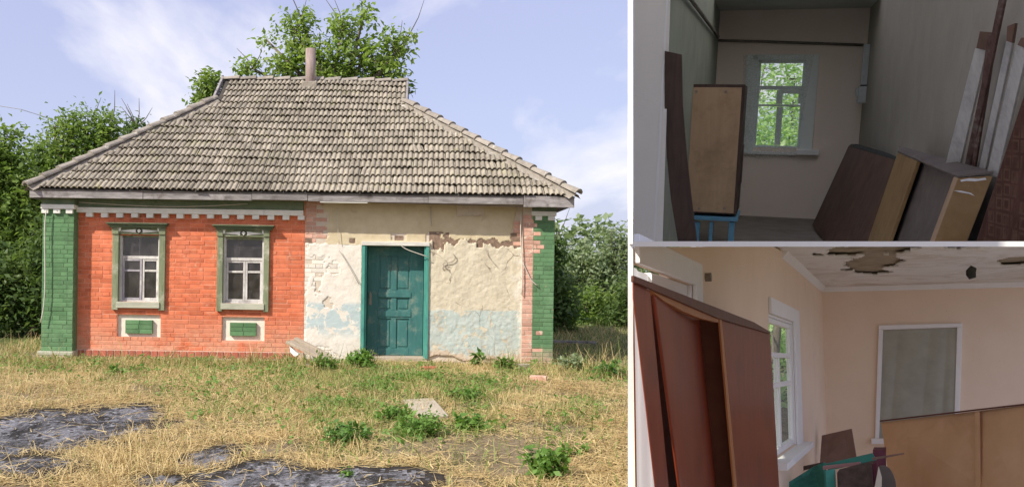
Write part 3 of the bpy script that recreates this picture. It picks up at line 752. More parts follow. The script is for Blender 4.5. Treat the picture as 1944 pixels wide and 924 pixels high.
# beam-end holes along the old porch line: dark blocks colour in their shade
for u, v, w_, h_ in ((585, 456, 7, 4), (669, 457, 5.5, 5), (757, 452, 8, 5), (911, 461, 5, 7), (934, 458, 4, 5)):
    x, z = IX(u, v), IZ(u, v)
    hb(MB().box(x - w_ / 109, x + w_ / 109, D - 0.0035, D + .05, z - h_ / 109, z + h_ / 109), 'beam_hole_shade', M['dark_hole'], wall_w)

# roof --------------------------------------------------------------------
YE = D - 0.42; TAN = 0.686; ZE = 2.85
EX0, EX1 = -6.69, 2.60
YR = YE + 3.86; ZR = ZE + TAN * 3.86
GX0, GX1 = -4.19, -0.40; YG = YE + 3.0; ZG = ZE + TAN * 3.0
YBk = 2 * YR - YE
roof = MB()
roof.quad((EX0, YE, ZE), (EX1, YE, ZE), (GX1, YG, ZG), (GX0, YG, ZG)); roof.quad((GX0, YG, ZG), (GX1, YG, ZG), (GX1, YR, ZR), (GX0, YR, ZR))
YG2 = 2 * YR - YG
roof.quad((EX1, YBk, ZE), (EX0, YBk, ZE), (GX0, YG2, ZG), (GX1, YG2, ZG)); roof.quad((GX1, YG2, ZG), (GX0, YG2, ZG), (GX0, YR, ZR), (GX1, YR, ZR))
roof.quad((EX0, YBk, ZE), (EX0, YE, ZE), (GX0, YG, ZG), (GX0, YG2, ZG)); roof.quad((EX1, YE, ZE), (EX1, YBk, ZE), (GX1, YG2, ZG), (GX1, YG, ZG))
roof.quad((GX0, YG2, ZG), (GX0, YG, ZG), (GX0, YR, ZR)); roof.quad((GX1, YG, ZG), (GX1, YG2, ZG), (GX1, YR, ZR))
roof_o = hb(roof, 'roof', M['roof_under']); tag(roof_o, 'hipped roof of lichen covered grey double-roll tiles')
SL = math.atan(TAN); SLEN = 3.86 / math.cos(SL); NROW = 16; RH = SLEN / NROW; TW = 0.1865
def tile_mb():
    mb = MB(); n = 12
    prof = []
    for i in range(n + 1):
        t = i / n * 2; t = t - int(t) if i < n else 1.0
        tt = (i / n * 2) % 1.0
        z = 0.030 * (math.sin(math.pi * min(tt / 0.80, 1)) ** 0.55 if tt < 0.80 else 0)
        prof.append(((i / n - .5) * (TW - .003), z))
    L_ = RH + 0.05
    for (x, z) in prof: mb.v.append((x, 0, z * 1.05 + 0.046))
    for (x, z) in prof: mb.v.append((x, L_, z + 0.002))
    for (x, z) in prof: mb.v.append((x, 0.012, z + 0.026))
    k = n + 1
    for i in range(n):
        mb.f.append((i, i + 1, k + i + 1, k + i)); mb.m.append(0)
        mb.f.append((2 * k + i, 2 * k + i + 1, i + 1, i)); mb.m.append(0)
    return mb
tb = tile_mb(); tmesh = tb.mesh('roof_tile', M['tile'])
tiles = []
for r_ in range(NROW):
    s = r_ * RH; yy = YE + s * math.cos(SL); zz = ZE + s * math.sin(SL)
    smid = s + RH * .5; f = smid * math.cos(SL) / 3.0
    xl = EX0 + (GX0 - EX0) * min(f, 1); xr = EX1 + (GX1 - EX1) * min(f, 1)
    k = math.ceil((EX1 - EX0) / TW)
    sag = 0
    for c in range(k + 1):
        x = EX0 + TW * (c + .5) + 0.01 * math.sin(r_ * 1.7)
        if x - TW * .3 < xl or x + TW * (.3 if f < 1 else .1) > xr: continue
        tiles.append((x, yy, zz, r_))
tiles.sort(key=lambda t: t[3] + random.random() * .2)
rest = MB()
for i, (x, yy, zz, r_) in enumerate(tiles):
    sag = 0.02 * math.sin(x * 1.3 + 1) * math.sin(r_ * .3)
    loc = Vector((x + random.gauss(0, .003), yy + random.gauss(0, .005), zz + sag + abs(random.gauss(0, .004))))
    rot = Matrix.Rotation(SL + random.gauss(0, .012), 4, 'X') @ Matrix.Rotation(random.gauss(0, .010), 4, 'Y') @ Matrix.Rotation(random.gauss(0, .012), 4, 'Z')
    if random.random() < .02: rot = rot @ Matrix.Rotation(random.gauss(0, .06), 4, 'Z'); loc = loc + Vector((0, -.04 * random.random(), -.01))
    mt = Matrix.Translation(loc - Vector((0, D, 0))) @ rot
    if i < 298:
        o = bpy.data.objects.new('roof_tile', tmesh); link(o, roof_o); o.matrix_local = mt
    else:
        b = len(rest.v); rest.v += [tuple(mt @ Vector(p)) for p in tb.v]
        rest.f += [tuple(b + q for q in f) for f in tb.f]; rest.m += [0] * len(tb.f)
tag(rest.build('tile_courses', M['tile'], roof_o), kind='stuff')
# hip and ridge caps bedded in mortar
def cap_line(p, q, n, rad, lift=0.03, name='ridge_cap'):
    p, q = Vector(p), Vector(q); dirv = (q - p).normalized(); side = dirv.cross(Vector((0, 0, 1))).normalized(); up = side.cross(dirv)
    for i in range(n):
        a = p + (q - p) * (i / n); b_ = p + (q - p) * ((i + 1.12) / n)
        mb = MB(); k = 8
        for e, (pt, rr) in enumerate(((a, rad * 1.12), (b_, rad * .86))):
            for j in range(k + 1):
                an = math.pi * j / k
                mb.v.append(tuple(pt + side * math.cos(an) * rr + up * (math.sin(an) * rr * .8 + lift + (0.012 if e == 0 else -.012) + random.gauss(0, .003))))
        for e, (pt, rr) in enumerate(((a, rad * .92), (b_, rad * .7))):
            for j in range(k + 1):
                an = math.pi * j / k
                mb.v.append(tuple(pt + side * math.cos(an) * rr + up * (math.sin(an) * rr * .72 + lift - .005)))
        w = k + 1
        for j in range(k):
            mb.f += [(j, j + 1, w + j + 1, w + j), (2 * w + j, 3 * w + j, 3 * w + j + 1, 2 * w + j + 1), (j, 2 * w + j, 2 * w + j + 1, j + 1), (w + j, w + j + 1, 3 * w + j + 1, 3 * w + j)]
            mb.m += [0] * 4
        hb(mb, name, M['ridge'], roof_o)
def mortar_line(p, q, w, n=60):
    p, q = Vector(p), Vector(q); dirv = (q - p).normalized(); side = dirv.cross(Vector((0, 0, 1))).normalized(); up = side.cross(dirv)
    mb = MB(); m_ = 7
    for i in range(n + 1):
        c = p + (q - p) * (i / n)
        for j in range(m_):
            t = j / (m_ - 1) * 2 - 1
            ww = w * (1 + .35 * (float(fbm(i * .35 + j * 3, w * 9)) - .5))
            prof = -0.09 * abs(t) ** 1.4
            mb.v.append(tuple(c + side * t * ww + up * (0.065 + prof + .03 * (float(fbm(i * .8, j * 1.3)) - .5))))
    for i in range(n):
        for j in range(m_ - 1):
            a = i * m_ + j; mb.f.append((a, a + 1, a + m_ + 1, a + m_)); mb.m.append(0)
    hb(mb, 'hip_mortar', M['cementpaste'], roof_o)
mortar_line((EX0, YE, ZE), (GX0, YG, ZG), 0.15); mortar_line((EX1, YE, ZE), (GX1, YG, ZG), 0.17)
cap_line((EX0 - .02, YE - .02, ZE + .02), (GX0, YG, ZG + .02), 13, 0.085, .045); cap_line((EX1 + .03, YE - .02, ZE + .02), (GX1, YG, ZG + .02), 13, 0.09, .045)
cap_line((GX1 + .06, YR, ZR), (GX0 - .04, YR, ZR), 11, 0.085, .02)
for gx, s in ((GX0, -1), (GX1, 1)):
    for sg in (-1, 1):
        pts = [(gx + s * .05 - .02, YR - .02 * sg, ZR + .10), (gx + s * .05 - .02, (YG if sg < 0 else YG2) + sg * .10, ZG + .02), (gx + s * .05 - .02, (YG if sg < 0 else YG2) + sg * .04, ZG - .10), (gx + s * .05 - .02, YR, ZR - .03)]
        hb(MB().solid(pts, (.045, 0, 0)), 'barge_board', M['fascia'], roof_o, .004)
hb(MB().tube([(IX(591, 120) * 0 + at(591, 150, YR).x, YR - .12, ZR - .35), (at(591, 92, YR).x, YR - .12, at(591, 93, YR - .12).z)], .105, 20), 'chimney', M['chimney'], roof_o, 0, True)
hb(MB().box(at(591, 150, YR).x - .16, at(591, 150, YR).x + .16, YR - .36, YR - .02, ZR - .42, ZR - .06), 'chimney_flashing', M['cementpaste'], roof_o, .02)
# fascia, soffit
fz1 = ZE + .015; fz0 = ZE - .14
xa = EX0 + .01; k = 0
for xb in (-4.75, -2.9, -1.95, 0.1, 1.72):
    dz = random.uniform(-.012, .012) - (0.02 if xb > -2 else 0)
    hb(MB().box(xa + .003, xb - .003, YE + .02 + random.uniform(-.006, .006), YE + .055, fz0 + dz + (0.035 if xb > -2.5 else 0), fz1), 'fascia_board', M['fascia'], house, .004); xa = xb
hb(MB().box(1.723, EX1 - .02, YE + .0, YE + .045, fz0 - .03, fz1 + .005), 'fascia_board', M['fascia'], house, .004)
for xx in (EX0 + .005, EX1 - .055): hb(MB().box(xx, xx + .04, YE + .056, YBk - .06, fz0, fz1 - .01), 'fascia_board', M['fascia'], house, .004)
for y0_ in (YE + .06, YE + .215, ):
    hb(MB().box(EX0 + .05, EX1 - .06, y0_, y0_ + .15, fz0 + .035, fz0 + .055), 'soffit_board', M['soffit'])
hb(MB().box(WX1 + .002, EX1 - .06, YE + .37, HB, fz0 + .035, fz0 + .055), 'soffit_board', M['soffit'])
hb(MB().box(EX0 + .05, WX0 - .002, YE + .37, HB, fz0 + .035, fz0 + .055), 'soffit_board', M['soffit'])
hb(MB().box(IX(612, 385), IX(700, 385), YE + .03, YE + .06, fz0 - .005, fz0 + .018), 'loose_lath', M['lintel'], house)
hb(MB().solid([(IX(700, 388), YE + .05, fz0 + .004), (IX(990, 388), YE + .05, fz0 - .03), (IX(990, 388), YE + .05, fz0 - .005), (IX(700, 388), YE + .05, fz0 + .03)], (0, .03, 0)), 'loose_lath', M['soffit'], house)

# ------------------------------------------------------------------ the two open rooms beside the yard
M['r_white'] = mottled('white_gloss_trim', (0.80, 0.80, 0.79), (0.84, 0.84, 0.83), 8, 0.6, 0.1)
def room_wall(name, a, b, dirt, scale=3.0, bs=0.25):
    m = NB(name); v = m.pos()
    col = m.mix(m.ramp(m.noise(v, scale, 6, 0.6), 0.3, 0.7), a, b)
    col = m.mix(m.ramp(m.noise(v, 1.3, 7, 0.7, 0.5), 0.58, 0.85), col, dirt)
    col = m.mix(m.ramp(m.noise(v, 45, 3, 0.5), 0.70, 0.74), col, dirt)
    return m.done(col, 0.92, m.noise(v, 28, 6, 0.7), bs, 0.008, 0.15)
M['t_back'] = room_wall('dusty_pink_wall', (0.83, 0.72, 0.61), (0.86, 0.76, 0.66), (0.74, 0.62, 0.52))
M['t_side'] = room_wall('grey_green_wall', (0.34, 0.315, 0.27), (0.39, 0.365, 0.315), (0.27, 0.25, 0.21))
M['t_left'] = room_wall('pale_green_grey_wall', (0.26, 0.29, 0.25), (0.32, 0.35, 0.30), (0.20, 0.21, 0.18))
M['t_jamb'] = room_wall('pale_grey_partition', (0.76, 0.74, 0.70), (0.80, 0.78, 0.74), (0.66, 0.64, 0.60))
M['t_ceil'] = room_wall('grey_ceiling', (0.48, 0.50, 0.48), (0.56, 0.58, 0.55), (0.38, 0.39, 0.36))
M['t_floor'] = room_wall('earth_grey_floor', (0.20, 0.18, 0.15), (0.27, 0.24, 0.20), (0.12, 0.10, 0.08), 5)
M['b_wall'] = room_wall('salmon_wall', (0.80, 0.645, 0.495), (0.84, 0.69, 0.545), (0.70, 0.56, 0.44), 2.5)
M['b_floor'] = room_wall('painted_board_floor', (0.74, 0.68, 0.60), (0.80, 0.74, 0.66), (0.62, 0.56, 0.48), 5)
def ceil_mat():
    m = NB('stained_white_ceiling'); v = m.pos()
    col = m.mix(m.ramp(m.noise(v, 3, 6, 0.6), 0.3, 0.7), (0.76, 0.75, 0.71), (0.82, 0.81, 0.78))
    st = m.ramp(m.noise(v, 1.1, 7, 0.75, 0.8), 0.46, 0.72)
    col = m.mix(st, col, (0.48, 0.40, 0.31))
    return m.done(col, 0.95, m.noise(v, 30, 5, 0.7), 0.25, 0.008, 0.1)
M['b_ceil'] = ceil_mat()

SY = 2.8
# white post, added partition keeping sun out of the upper room, and slab between rooms
pv = [at(1192, -60, SY), at(1202, -60, SY), at(1202, 1100, SY), at(1192, 1100, SY)]
o = MB().solid(pv, wray(1197, 463) * 0.10).build('post', M['r_white'])
tag(o, 'thin white upright edge between the yard and the two rooms', 'post')
WNv = wray(1197, 0).cross(wray(1197, 924)).normalized() * 0.008
q = [at(1197, 463, 1.7), at(1197, 463, 12.4), at(1197, -560, 12.4), at(1197, -5300, 1.7)]
o = MB().solid([p - WNv * .5 for p in q], WNv).build('sun_screen', M['r_white'])
tag(o, 'added thin white sun screen standing edge-on beside the upper room', 'wall')
sh = SN * (5.0 * SY / F) * (1 if SN.z > 0 else -1)
q = [at(1202.2, 463, SY), at(1985, 463, SY), at(1985, 463, 10.4), at(1202.2, 463, 10.4)]
o = MB().solid([p - sh for p in q], sh * 2).build('slab', M['r_white'])
tag(o, 'thin white floor slab edge between upper and lower room', 'slab')

# ---- upper room
TD = 12.6
T_l = T.d(1355, 215, TD).x; T_r = T.d(1635, 215, TD).x; T_c = T.d(1490, 18.5, TD).z; T_f = T.d(1490, 413, TD).z
T_j = T.a(1258, 215, T_l).y; T_n = T.a(1995, 215, T_r).y
def tcut(a, d, h=None): return T.cut(a, d) + 0.012
def rstruct(mb, name, mat, room, label):
    o = mb.build(name, mat, matrix=room.M); return tag(o, label, kind='structure')
# floor: from the line where it meets the slab
_sn = Vector((SN.dot(T.r), SN.dot(T.f), SN.dot(T.u)))
def fyd(a): return -(a * _sn.x + (T_f - .012) * _sn.z) / _sn.y
rstruct(MB().solid([(T_l - .1, fyd(T_l - .1), T_f), (T_r + .1, fyd(T_r + .1), T_f), (T_r + .1, TD + .1, T_f), (T_l - .1, TD + .1, T_f)], (0, 0, -.02)), 'floor', M['t_floor'], T, 'dark earthen floor of the upper room')
tw = [T.d(1428, 114, TD), T.d(1531, 282, TD)]
twh = (tw[0].x, tw[1].x, tw[1].z, tw[0].z)
rstruct(wall_with_holes(T_l - .2, T_r + .2, T_f - .05, T_c + .3, [twh], TD, TD + 0.22), 'wall_back', M['t_back'], T, 'dusty pink back wall of the upper room with the window')
def wallpoly(room, a, d0, d1, top, thick, fh=None):
    """side wall reaching down to slab or floor"""
    pts = []
    for d in np.linspace(d0, d1, 9):
        lo = room.cut(a, d) + .012
        pts.append((a, d, max(lo, fh) if fh is not None else lo))
    return MB().solid(pts + [(a, d1, top), (a, d0, top)], (thick, 0, 0))
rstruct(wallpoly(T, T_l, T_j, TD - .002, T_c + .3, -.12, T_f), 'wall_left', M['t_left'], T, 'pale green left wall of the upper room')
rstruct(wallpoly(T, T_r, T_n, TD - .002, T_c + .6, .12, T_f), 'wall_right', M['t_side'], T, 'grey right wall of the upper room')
rstruct(MB().solid([(T_l - .12, 11.35, T_c), (T_r + .12, 11.35, T_c), (T_r + .12, TD + .2, T_c), (T_l - .12, TD + .2, T_c)], (0, 0, .08)), 'ceiling', M['t_ceil'], T, 'grey ceiling of the upper room')
jo = T.d(1203.5, 215, T_j - .02).x; ji = T.d(1256, 215, T_j - .02).x
o = MB().solid([T.d(1203, 459, T_j - .02), T.d(1258, 459, T_j - .02), (ji, T_j - .02, T_c + .3), T.d(1203, -260, T_j - .02)], (0, -.012, 0)).build('partition_end', M['t_jamb'], matrix=T.M)
tag(o, 'pale grey partition end at the left of the upper room', 'wall')
mb = MB()
zz = np.linspace(tcut(ji, T_j), T_c, 40)
for z0_, z1_ in zip(zz, zz[1:]):
    w_ = .007 + .004 * random.random(); mb.box(ji - w_, ji + .004, T_j - .038, T_j - .0325, z0_, z1_)
mb.build('worn_edge', M['r_white'], o)
o.children[0].matrix_local = Matrix.Identity(4)

rstruct(MB().box(T_r + .002, T_r + .12, T_n, TD + .2, T_c + .602, T_c + 7.0), 'bounce_wall', M['r_white'], T, 'added tall white wall bouncing sun into the upper room from above its right side')  # unseen reflector added above the frame to bounce sunlight down
# window of the upper room
M['t_trim'] = mottled('pale_green_window_paint', (0.74, 0.80, 0.77), (0.78, 0.84, 0.81), 10, 0.7, 0.2, c=(0.5, 0.57, 0.53), cs=4)
def room_box(room, u0, u1, v0, v1, d0, d1, mb=None):
    p = room.d(u0, v0, d0); q_ = room.d(u1, v1, d0); mb = mb or MB()
    return mb.box(min(p.x, q_.x), max(p.x, q_.x), d0, d1, min(p.z, q_.z), max(p.z, q_.z))
w = thing('window', 'small green-lit window with lace curtain in the upper room', 'window', matrix=T.M)
for nm, bx_, d0, d1 in (('casing', (1418, 1428.3, 104, 291), TD - .03, TD - .001), ('casing', (1531, 1541, 104, 291), TD - .03, TD - .001), ('casing', (1428.5, 1530.8, 104, 114), TD - .03, TD - .001),
                        ('frame', (1428.5, 1434, 114, 282), TD + .02, TD + .12), ('frame', (1526, 1530.8, 114, 282), TD + .02, TD + .12), ('frame', (1434.2, 1525.8, 114, 120), TD + .02, TD + .12), ('frame', (1434.2, 1525.8, 276, 282), TD + .02, TD + .12),
                        ('transom', (1434.2, 1525.8, 163, 171), TD + .03, TD + .10), ('glazing_bar', (1434.2, 1525.8, 198, 203), TD + .035, TD + .09), ('mullion', (1475, 1481, 171.2, 197.8), TD + .03, TD + .10), ('mullion', (1475, 1481, 203.2, 275.8), TD + .03, TD + .10),
                        ('sash', (1481.2, 1485, 171.2, 197.8), TD + .04, TD + .08), ('sash', (1517, 1525.8, 171.2, 197.8), TD + .04, TD + .08), ('sash', (1485.2, 1516.8, 171.2, 178), TD + .04, TD + .08),
                        ('sill', (1512, 1554, 284, 295), TD - .09, TD - .001), ('sill', (1414, 1511.5, 287, 295), TD - .05, TD - .001)):
    room_box(T, *bx_, d0, d1).build(nm, M['t_trim'] if nm != 'sill' else M['r_white'], w, bevel=.004)
for bx_ in ((1434.2, 1525.8, 120, 163), (1434.2, 1475, 171, 198), (1481, 1525.8, 171, 198), (1434.2, 1475, 203, 276), (1481, 1525.8, 203, 276)):
    room_box(T, *bx_, TD + .060, TD + .063).build('pane', M['glass_dull'], w)
def lace_mat():
    m = NB('sheer_lace'); v = m.pos(obj=True)
    vo = m.n('ShaderNodeTexVoronoi'); vo.inputs['Scale'].default_value = 26; vo.feature = 'DISTANCE_TO_EDGE'; m.l(v, vo.inputs['Vector'])
    pat = m.ramp(vo.outputs[0], 0.03, 0.16, 0.20, 0.07)
    m.nt.nodes.remove(m.p)
    d = m.n('ShaderNodeBsdfDiffuse'); d.inputs[0].default_value = (0.62, 0.74, 0.68, 1)
    tl = m.n('ShaderNodeBsdfTranslucent'); tl.inputs[0].default_value = (0.62, 0.78, 0.70, 1)
    s1 = m.n('ShaderNodeMixShader'); s1.inputs[0].default_value = .55; m.l(d.outputs[0], s1.inputs[1]); m.l(tl.outputs[0], s1.inputs[2])
    tr = m.n('ShaderNodeBsdfTransparent'); s2 = m.n('ShaderNodeMixShader'); m.l(pat, s2.inputs[0]); m.l(tr.outputs[0], s2.inputs[1]); m.l(s1.outputs[0], s2.inputs[2])
    m.l(s2.outputs[0], m.out.inputs[0]); return m.mat
M['lace'] = lace_mat()
def drape(room, px, d, mat, name, label, n=60, m_=40, amp=.018, waves=16, hem=0.02, tail=None):
    """hanging cloth between four corners"""
    c = [room.d(u, v, d) for u, v in px]; V = []; Fq = []
    for j in range(m_ + 1):
        for i in range(n + 1):
            s, t = i / n, j / m_
            p = (c[0] * (1 - s) + c[1] * s) * (1 - t) + (c[3] * (1 - s) + c[2] * s) * t
            off = amp * math.sin(s * waves + .8 * math.sin(s * 7) + t * .8) * (0.35 + .65 * t)
            V.append((p.x, p.y - abs(off) - .004, p.z + (hem * math.sin(s * 9 + 1) * t ** 6)))
    for j in range(m_):
        for i in range(n):
            a_ = j * (n + 1) + i; Fq.append((a_, a_ + 1, a_ + n + 2, a_ + n + 1))
    o = np_mesh(name, V, Fq, mat, smooth=True); o.matrix_world = room.M
    return o
o = drape(T, ((1411, 104), (1546, 104), (1508, 300), (1408, 300)), TD - .10, M['lace'], 'lace_curtain', '')
tag(o, 'sheer lace curtain hanging over the upper room window', 'curtain')
# cable along the wall and meter box
M['cable'] = mottled('dusty_cable', (0.13, 0.12, 0.10), (0.2, 0.18, 0.15), 10, 0.8, 0.1)
pth = [T.d(1640, 86, TD - .03), T.d(1560, 83, TD - .03), T.d(1450, 79.5, TD - .03), T.d(1362, 77, TD - .03)] + [Vector((T_l + .03, d, T.d(1362, 77, TD).z + .002)) for d in (12.0, 10.0, 8.0, 6.9)]
o = MB().tube(pth, .018, 6).build('cable', M['cable'], matrix=T.M, smooth=True); tag(o, 'grey cable run along the walls below the upper ceiling', 'cable')
bx = thing('meter_box', 'small grey electric box with conduit in the upper room corner', 'meter box', matrix=T.M)
M['meter'] = mottled('pale_meter_enamel', (0.42, 0.45, 0.45), (0.50, 0.53, 0.52), 10, 0.6, 0.1)
room_box(T, 1630, 1652, 164, 197, TD - .45, TD - .30).build('case', M['meter'], bx, bevel=.02)
room_box(T, 1625.5, 1629.8, 168, 182, TD - .42, TD - .34).build('knob', M['meter'], bx, bevel=.008)
room_box(T, 1640, 1647, 84, 163, TD - .42, TD - .38).build('conduit', M['meter'], bx, bevel=.005)
room_box(T, 1634, 1650, 161, 163.8, TD - .43, TD - .32).build('cap', M['outline'], bx)

# cabinet on blue stool
M['veneer'] = wood('tan_veneer', (0.46, 0.31, 0.19), (0.54, 0.38, 0.24), (14, 14, 1.6), 0.65, 0.02, 0.05, (0.38, 0.25, 0.15))
M['dark_wood'] = wood('dark_stained_wood', (0.055, 0.035, 0.028), (0.10, 0.065, 0.05), (20, 20, 2), 0.6, 0.03, 0.1)
M['blue'] = mottled('light_blue_paint', (0.10, 0.28, 0.42), (0.15, 0.35, 0.50), 8, 0.6, 0.2)
cd = 9.2
c = thing('cabinet', 'tall narrow tan cabinet standing on the blue stool', 'cabinet', matrix=T.M)
room_box(T, 1310, 1398, 160, 408, cd, cd + .8).build('carcass', M['dark_wood'], c, bevel=.004)
room_box(T, 1313, 1392.5, 166, 405, cd - .02, cd - .001).build('side_panel', M['veneer'], c, bevel=.003)
for u, v in ((1322, 174), (1378, 174), (1327, 396), (1375, 396)):
    room_box(T, u - 2.2, u + 2.2, v - 2.2, v + 2.2, cd - .03, cd - .0205).build('screw', M['metal'], c, bevel=.002)
for v0, v1 in ((186, 222), (226, 262)):
    room_box(T, 1394, 1396.5, v0, v1, cd - .012, cd - .001).build('edge_strip', M['r_white'], c)
for v0, v1, dd in ((176, 262, .3), (276, 352, .4)):
    p0, p1 = T.d(1400, v0, cd + dd), T.d(1400, v1, cd + dd)
    MB().box(p0.x, p0.x + .05, cd + dd, cd + dd + .42, p1.z, p0.z).build('door', M['dark_wood'], c, bevel=.004)
    MB().box(p0.x + .012, p0.x + .038, cd + dd - .01, cd + dd - .001, p1.z + .03, p0.z - .03).build('door_edge', M['sash_grey'], c)
st = thing('stool', 'light blue painted stool carrying the tan cabinet', 'stool', matrix=T.M)
room_box(T, 1316, 1400, 409, 421, cd - .03, cd + .7).build('seat', M['blue'], st, bevel=.006)
for u0, u1 in ((1318, 1329), (1347, 1354), (1384, 1395)):
    p, q_ = T.d(u0, 421.3, cd), T.d(u1, 421.3, cd)
    MB().box(p.x, q_.x, cd, cd + .05, tcut(p.x, cd), p.z).build('leg', M['blue'], st, bevel=.004)
    p, q_ = T.d(u0, 421.3, cd + .55), T.d(u1, 421.3, cd + .55)
    MB().box(p.x, q_.x, cd + .55, cd + .6, tcut(p.x, cd + .55), p.z - .03).build('leg', M['blue'], st, bevel=.004)

def pxsolid(room, pts, off):
    """solid from (u, v, distance) corners, thickened by off"""
    return MB().solid([room.d(u, v, d) for u, v, d in pts], off)
# bowed dark plank at the left wall
mb = MB(); L_ = [(1262, 97), (1261.5, 200), (1266, 300), (1274, 380), (1287, 459)]; R_ = [(1294, 104), (1296, 200), (1304, 300), (1313, 380), (1323, 459)]
dd = [6.66, 6.68, 6.72, 6.76, 6.8]
for i in range(4):
    mb.solid([T.d(*L_[i], dd[i]), T.d(*R_[i], dd[i]), T.d(*R_[i + 1], dd[i + 1]), T.d(*L_[i + 1], dd[i + 1])], (0, .035, 0))
o = mb.build('plank', M['dark_wood'], matrix=T.M); tag(o, 'bowed dark brown plank leaning beside the tan cabinet', 'plank')
# dark panel leaning on right wall
M['panel_brown'] = wood('dark_brown_panel', (0.11, 0.065, 0.045), (0.17, 0.10, 0.07), (2, 6, 6), 0.7, 0.02, 0.05, (0.20, 0.09, 0.06))
_a, _b, _c = T.d(1611, 277, 11.3), T.d(1542, 427, 11.55), T.d(1725, 311, 8.1); _n = (_b - _a).cross(_c - _a)
def onp(u, v): q = T.ray(u, v); return q * (_a.dot(_n) / q.dot(_n))
o = MB().solid([_a, _b, onp(1566, 459.5), onp(1668, 459.5), _c], (.03, .02, 0)).build('panel', M['panel_brown'], matrix=T.M)
tag(o, 'dark brown board leaning between the window wall and the tan bookcase', 'board')
o2 = pxsolid(T, ((1616, 273.5, 11.3), (1611, 277.2, 11.28), (1725, 311, 8.08), (1730, 307, 8.1)), (.06, .0, 0)).build('top_edge', M['outline'], o)
# bookcase lying tilted
M['tan_ply'] = wood('yellow_brown_ply', (0.30, 0.185, 0.075), (0.37, 0.24, 0.11), (2, 8, 8), 0.6, 0.02, 0.05, (0.26, 0.14, 0.06))
M['grey_ply'] = wood('grey_brown_back_board', (0.13, 0.105, 0.09), (0.18, 0.15, 0.13), (2, 8, 8), 0.8, 0.02, 0.05)
A_, B_, C_, D_ = T.d(1704, 290, 7.0), T.d(1646, 461, 7.25), T.d(1772, 461, 5.12), T.d(1818, 338, 5.0)
dep = T.d(1885, 334, 4.93) - D_; depv = T.d(1707, 281, 7.2) - A_
bc = thing('bookcase', 'yellow-brown open bookcase tilted against the right wall of the upper room', 'bookcase', matrix=T.M)
def bl(s, t): return (A_ * (1 - s) + D_ * s) * (1 - t) + (B_ * (1 - s) + C_ * s) * t
inw = (D_ - A_).cross(B_ - A_).normalized()
if inw.x < 0: inw = -inw
MB().solid([bl(0, 0), bl(0, 1), bl(.41, 1), bl(.41, 0)], inw * .02).build('front_panel', M['tan_ply'], bc, bevel=.003)
MB().solid([bl(.1, -.03) + inw * .045, bl(.1, 1) + inw * .045, bl(.97, 1) + inw * .045, bl(.97, -.03) + inw * .045], inw * .012).build('back_panel', M['grey_ply'], bc)
MB().solid([bl(.955, 0), bl(.955, 1), C_, D_], dep * .02 + inw * .03).build('edge_strip', M['veneer'], bc, bevel=.002)
MB().solid([D_ + Vector((.001, 0, 0)), C_ + Vector((.001, 0, 0)), C_ + dep, D_ + dep], (0, .02, 0)).build('side_panel', M['tan_ply'], bc, bevel=.003)
MB().solid([A_ + Vector((0, 0, .002)), D_ + Vector((0, 0, .002)), D_ + dep + Vector((0, 0, .012)), A_ + depv + Vector((0, 0, .004))], (0, 0, .008)).build('top_panel', M['grey_ply'], bc)
def sd(s, t): return D_ + (C_ - D_) * t + dep * s + Vector((0, -.004, 0))
MB().solid([sd(.10, .03), sd(.34, .015), sd(.62, .03), sd(.80, .02), sd(.86, .05), sd(.55, .065), sd(.28, .05), sd(.14, .06)], (0, .003, 0)).build('paint_splash', M['r_white'], bc)
MB().solid([sd(.02, .185), sd(.25, .195), sd(.55, .235), sd(.70, .285), sd(.50, .245), sd(.20, .215)], (0, .003, 0)).build('paint_splash', M['r_white'], bc)
# leaning painted planks
M['plank_white'] = wood('flaking_white_plank', (0.48, 0.47, 0.44), (0.60, 0.59, 0.55), (40, 40, 3), 0.85, 0.05, 0.3, (0.30, 0.29, 0.29))
M['plank_rust'] = wood('rusty_brown_plank', (0.10, 0.055, 0.045), (0.18, 0.11, 0.09), (40, 40, 3), 0.8, 0.05, 0.3, (0.42, 0.38, 0.34))
for k, (pts, m_, lab) in enumerate((
    (((1851, 92, 5.28), (1872, 97, 5.22), (1818, 330, 5.62), (1790, 330, 5.68)), 'plank_white', 'broad flaking white plank, leftmost of those leaning beside the bookcase'),
    (((1897, -8, 4.88), (1909, -8, 4.86), (1838, 332, 5.48), (1827, 332, 5.5)), 'plank_rust', 'tall narrow rusty brown plank reaching highest among the leaning planks'),
    (((1910, 78, 4.78), (1922, 82, 4.76), (1868, 332, 5.16), (1855, 332, 5.2)), 'plank_white', 'narrow white plank, second from the patterned rug'),
    (((1929, 86, 4.50), (1950, 94, 4.42), (1893, 336, 4.95), (1872, 336, 5.0)), 'plank_white', 'flaking white plank leaning right beside the patterned rug'),
    (((1874, 66, 5.1), (1890, 70, 5.05), (1848, 332, 5.42), (1842, 332, 5.44)), 'plank_rust', 'dark brown plank behind the white leaning planks'))):
    o = pxsolid(T, pts, (.012, .012, 0)).build('plank', M[m_], matrix=T.M, bevel=.002); tag(o, lab, 'plank', 'planks leaning on the right wall of the upper room')
for pts, lab in ((((1860, 60, 5.22), (1886, 62, 5.12), (1880, 98, 5.12), (1853, 92, 5.24)), 'rough'), (((1912, 50, 4.75), (1927, 44, 4.72), (1921, 82, 4.72), (1910, 78, 4.74)), 'rough'), (((1938, 72, 4.44), (1958, 70, 4.38), (1951, 94, 4.38), (1931, 86, 4.46)), 'rough')):
    o = pxsolid(T, pts, (.014, .014, 0)).build('plank_end', M['panel_brown'], matrix=T.M, bevel=.002)
    i_ = {1860: 'broad leftmost', 1912: 'narrow', 1938: 'rightmost'}[pts[0][0]]
    tag(o, f'rough dark brown offcut on top of the {i_} white plank', 'offcut')
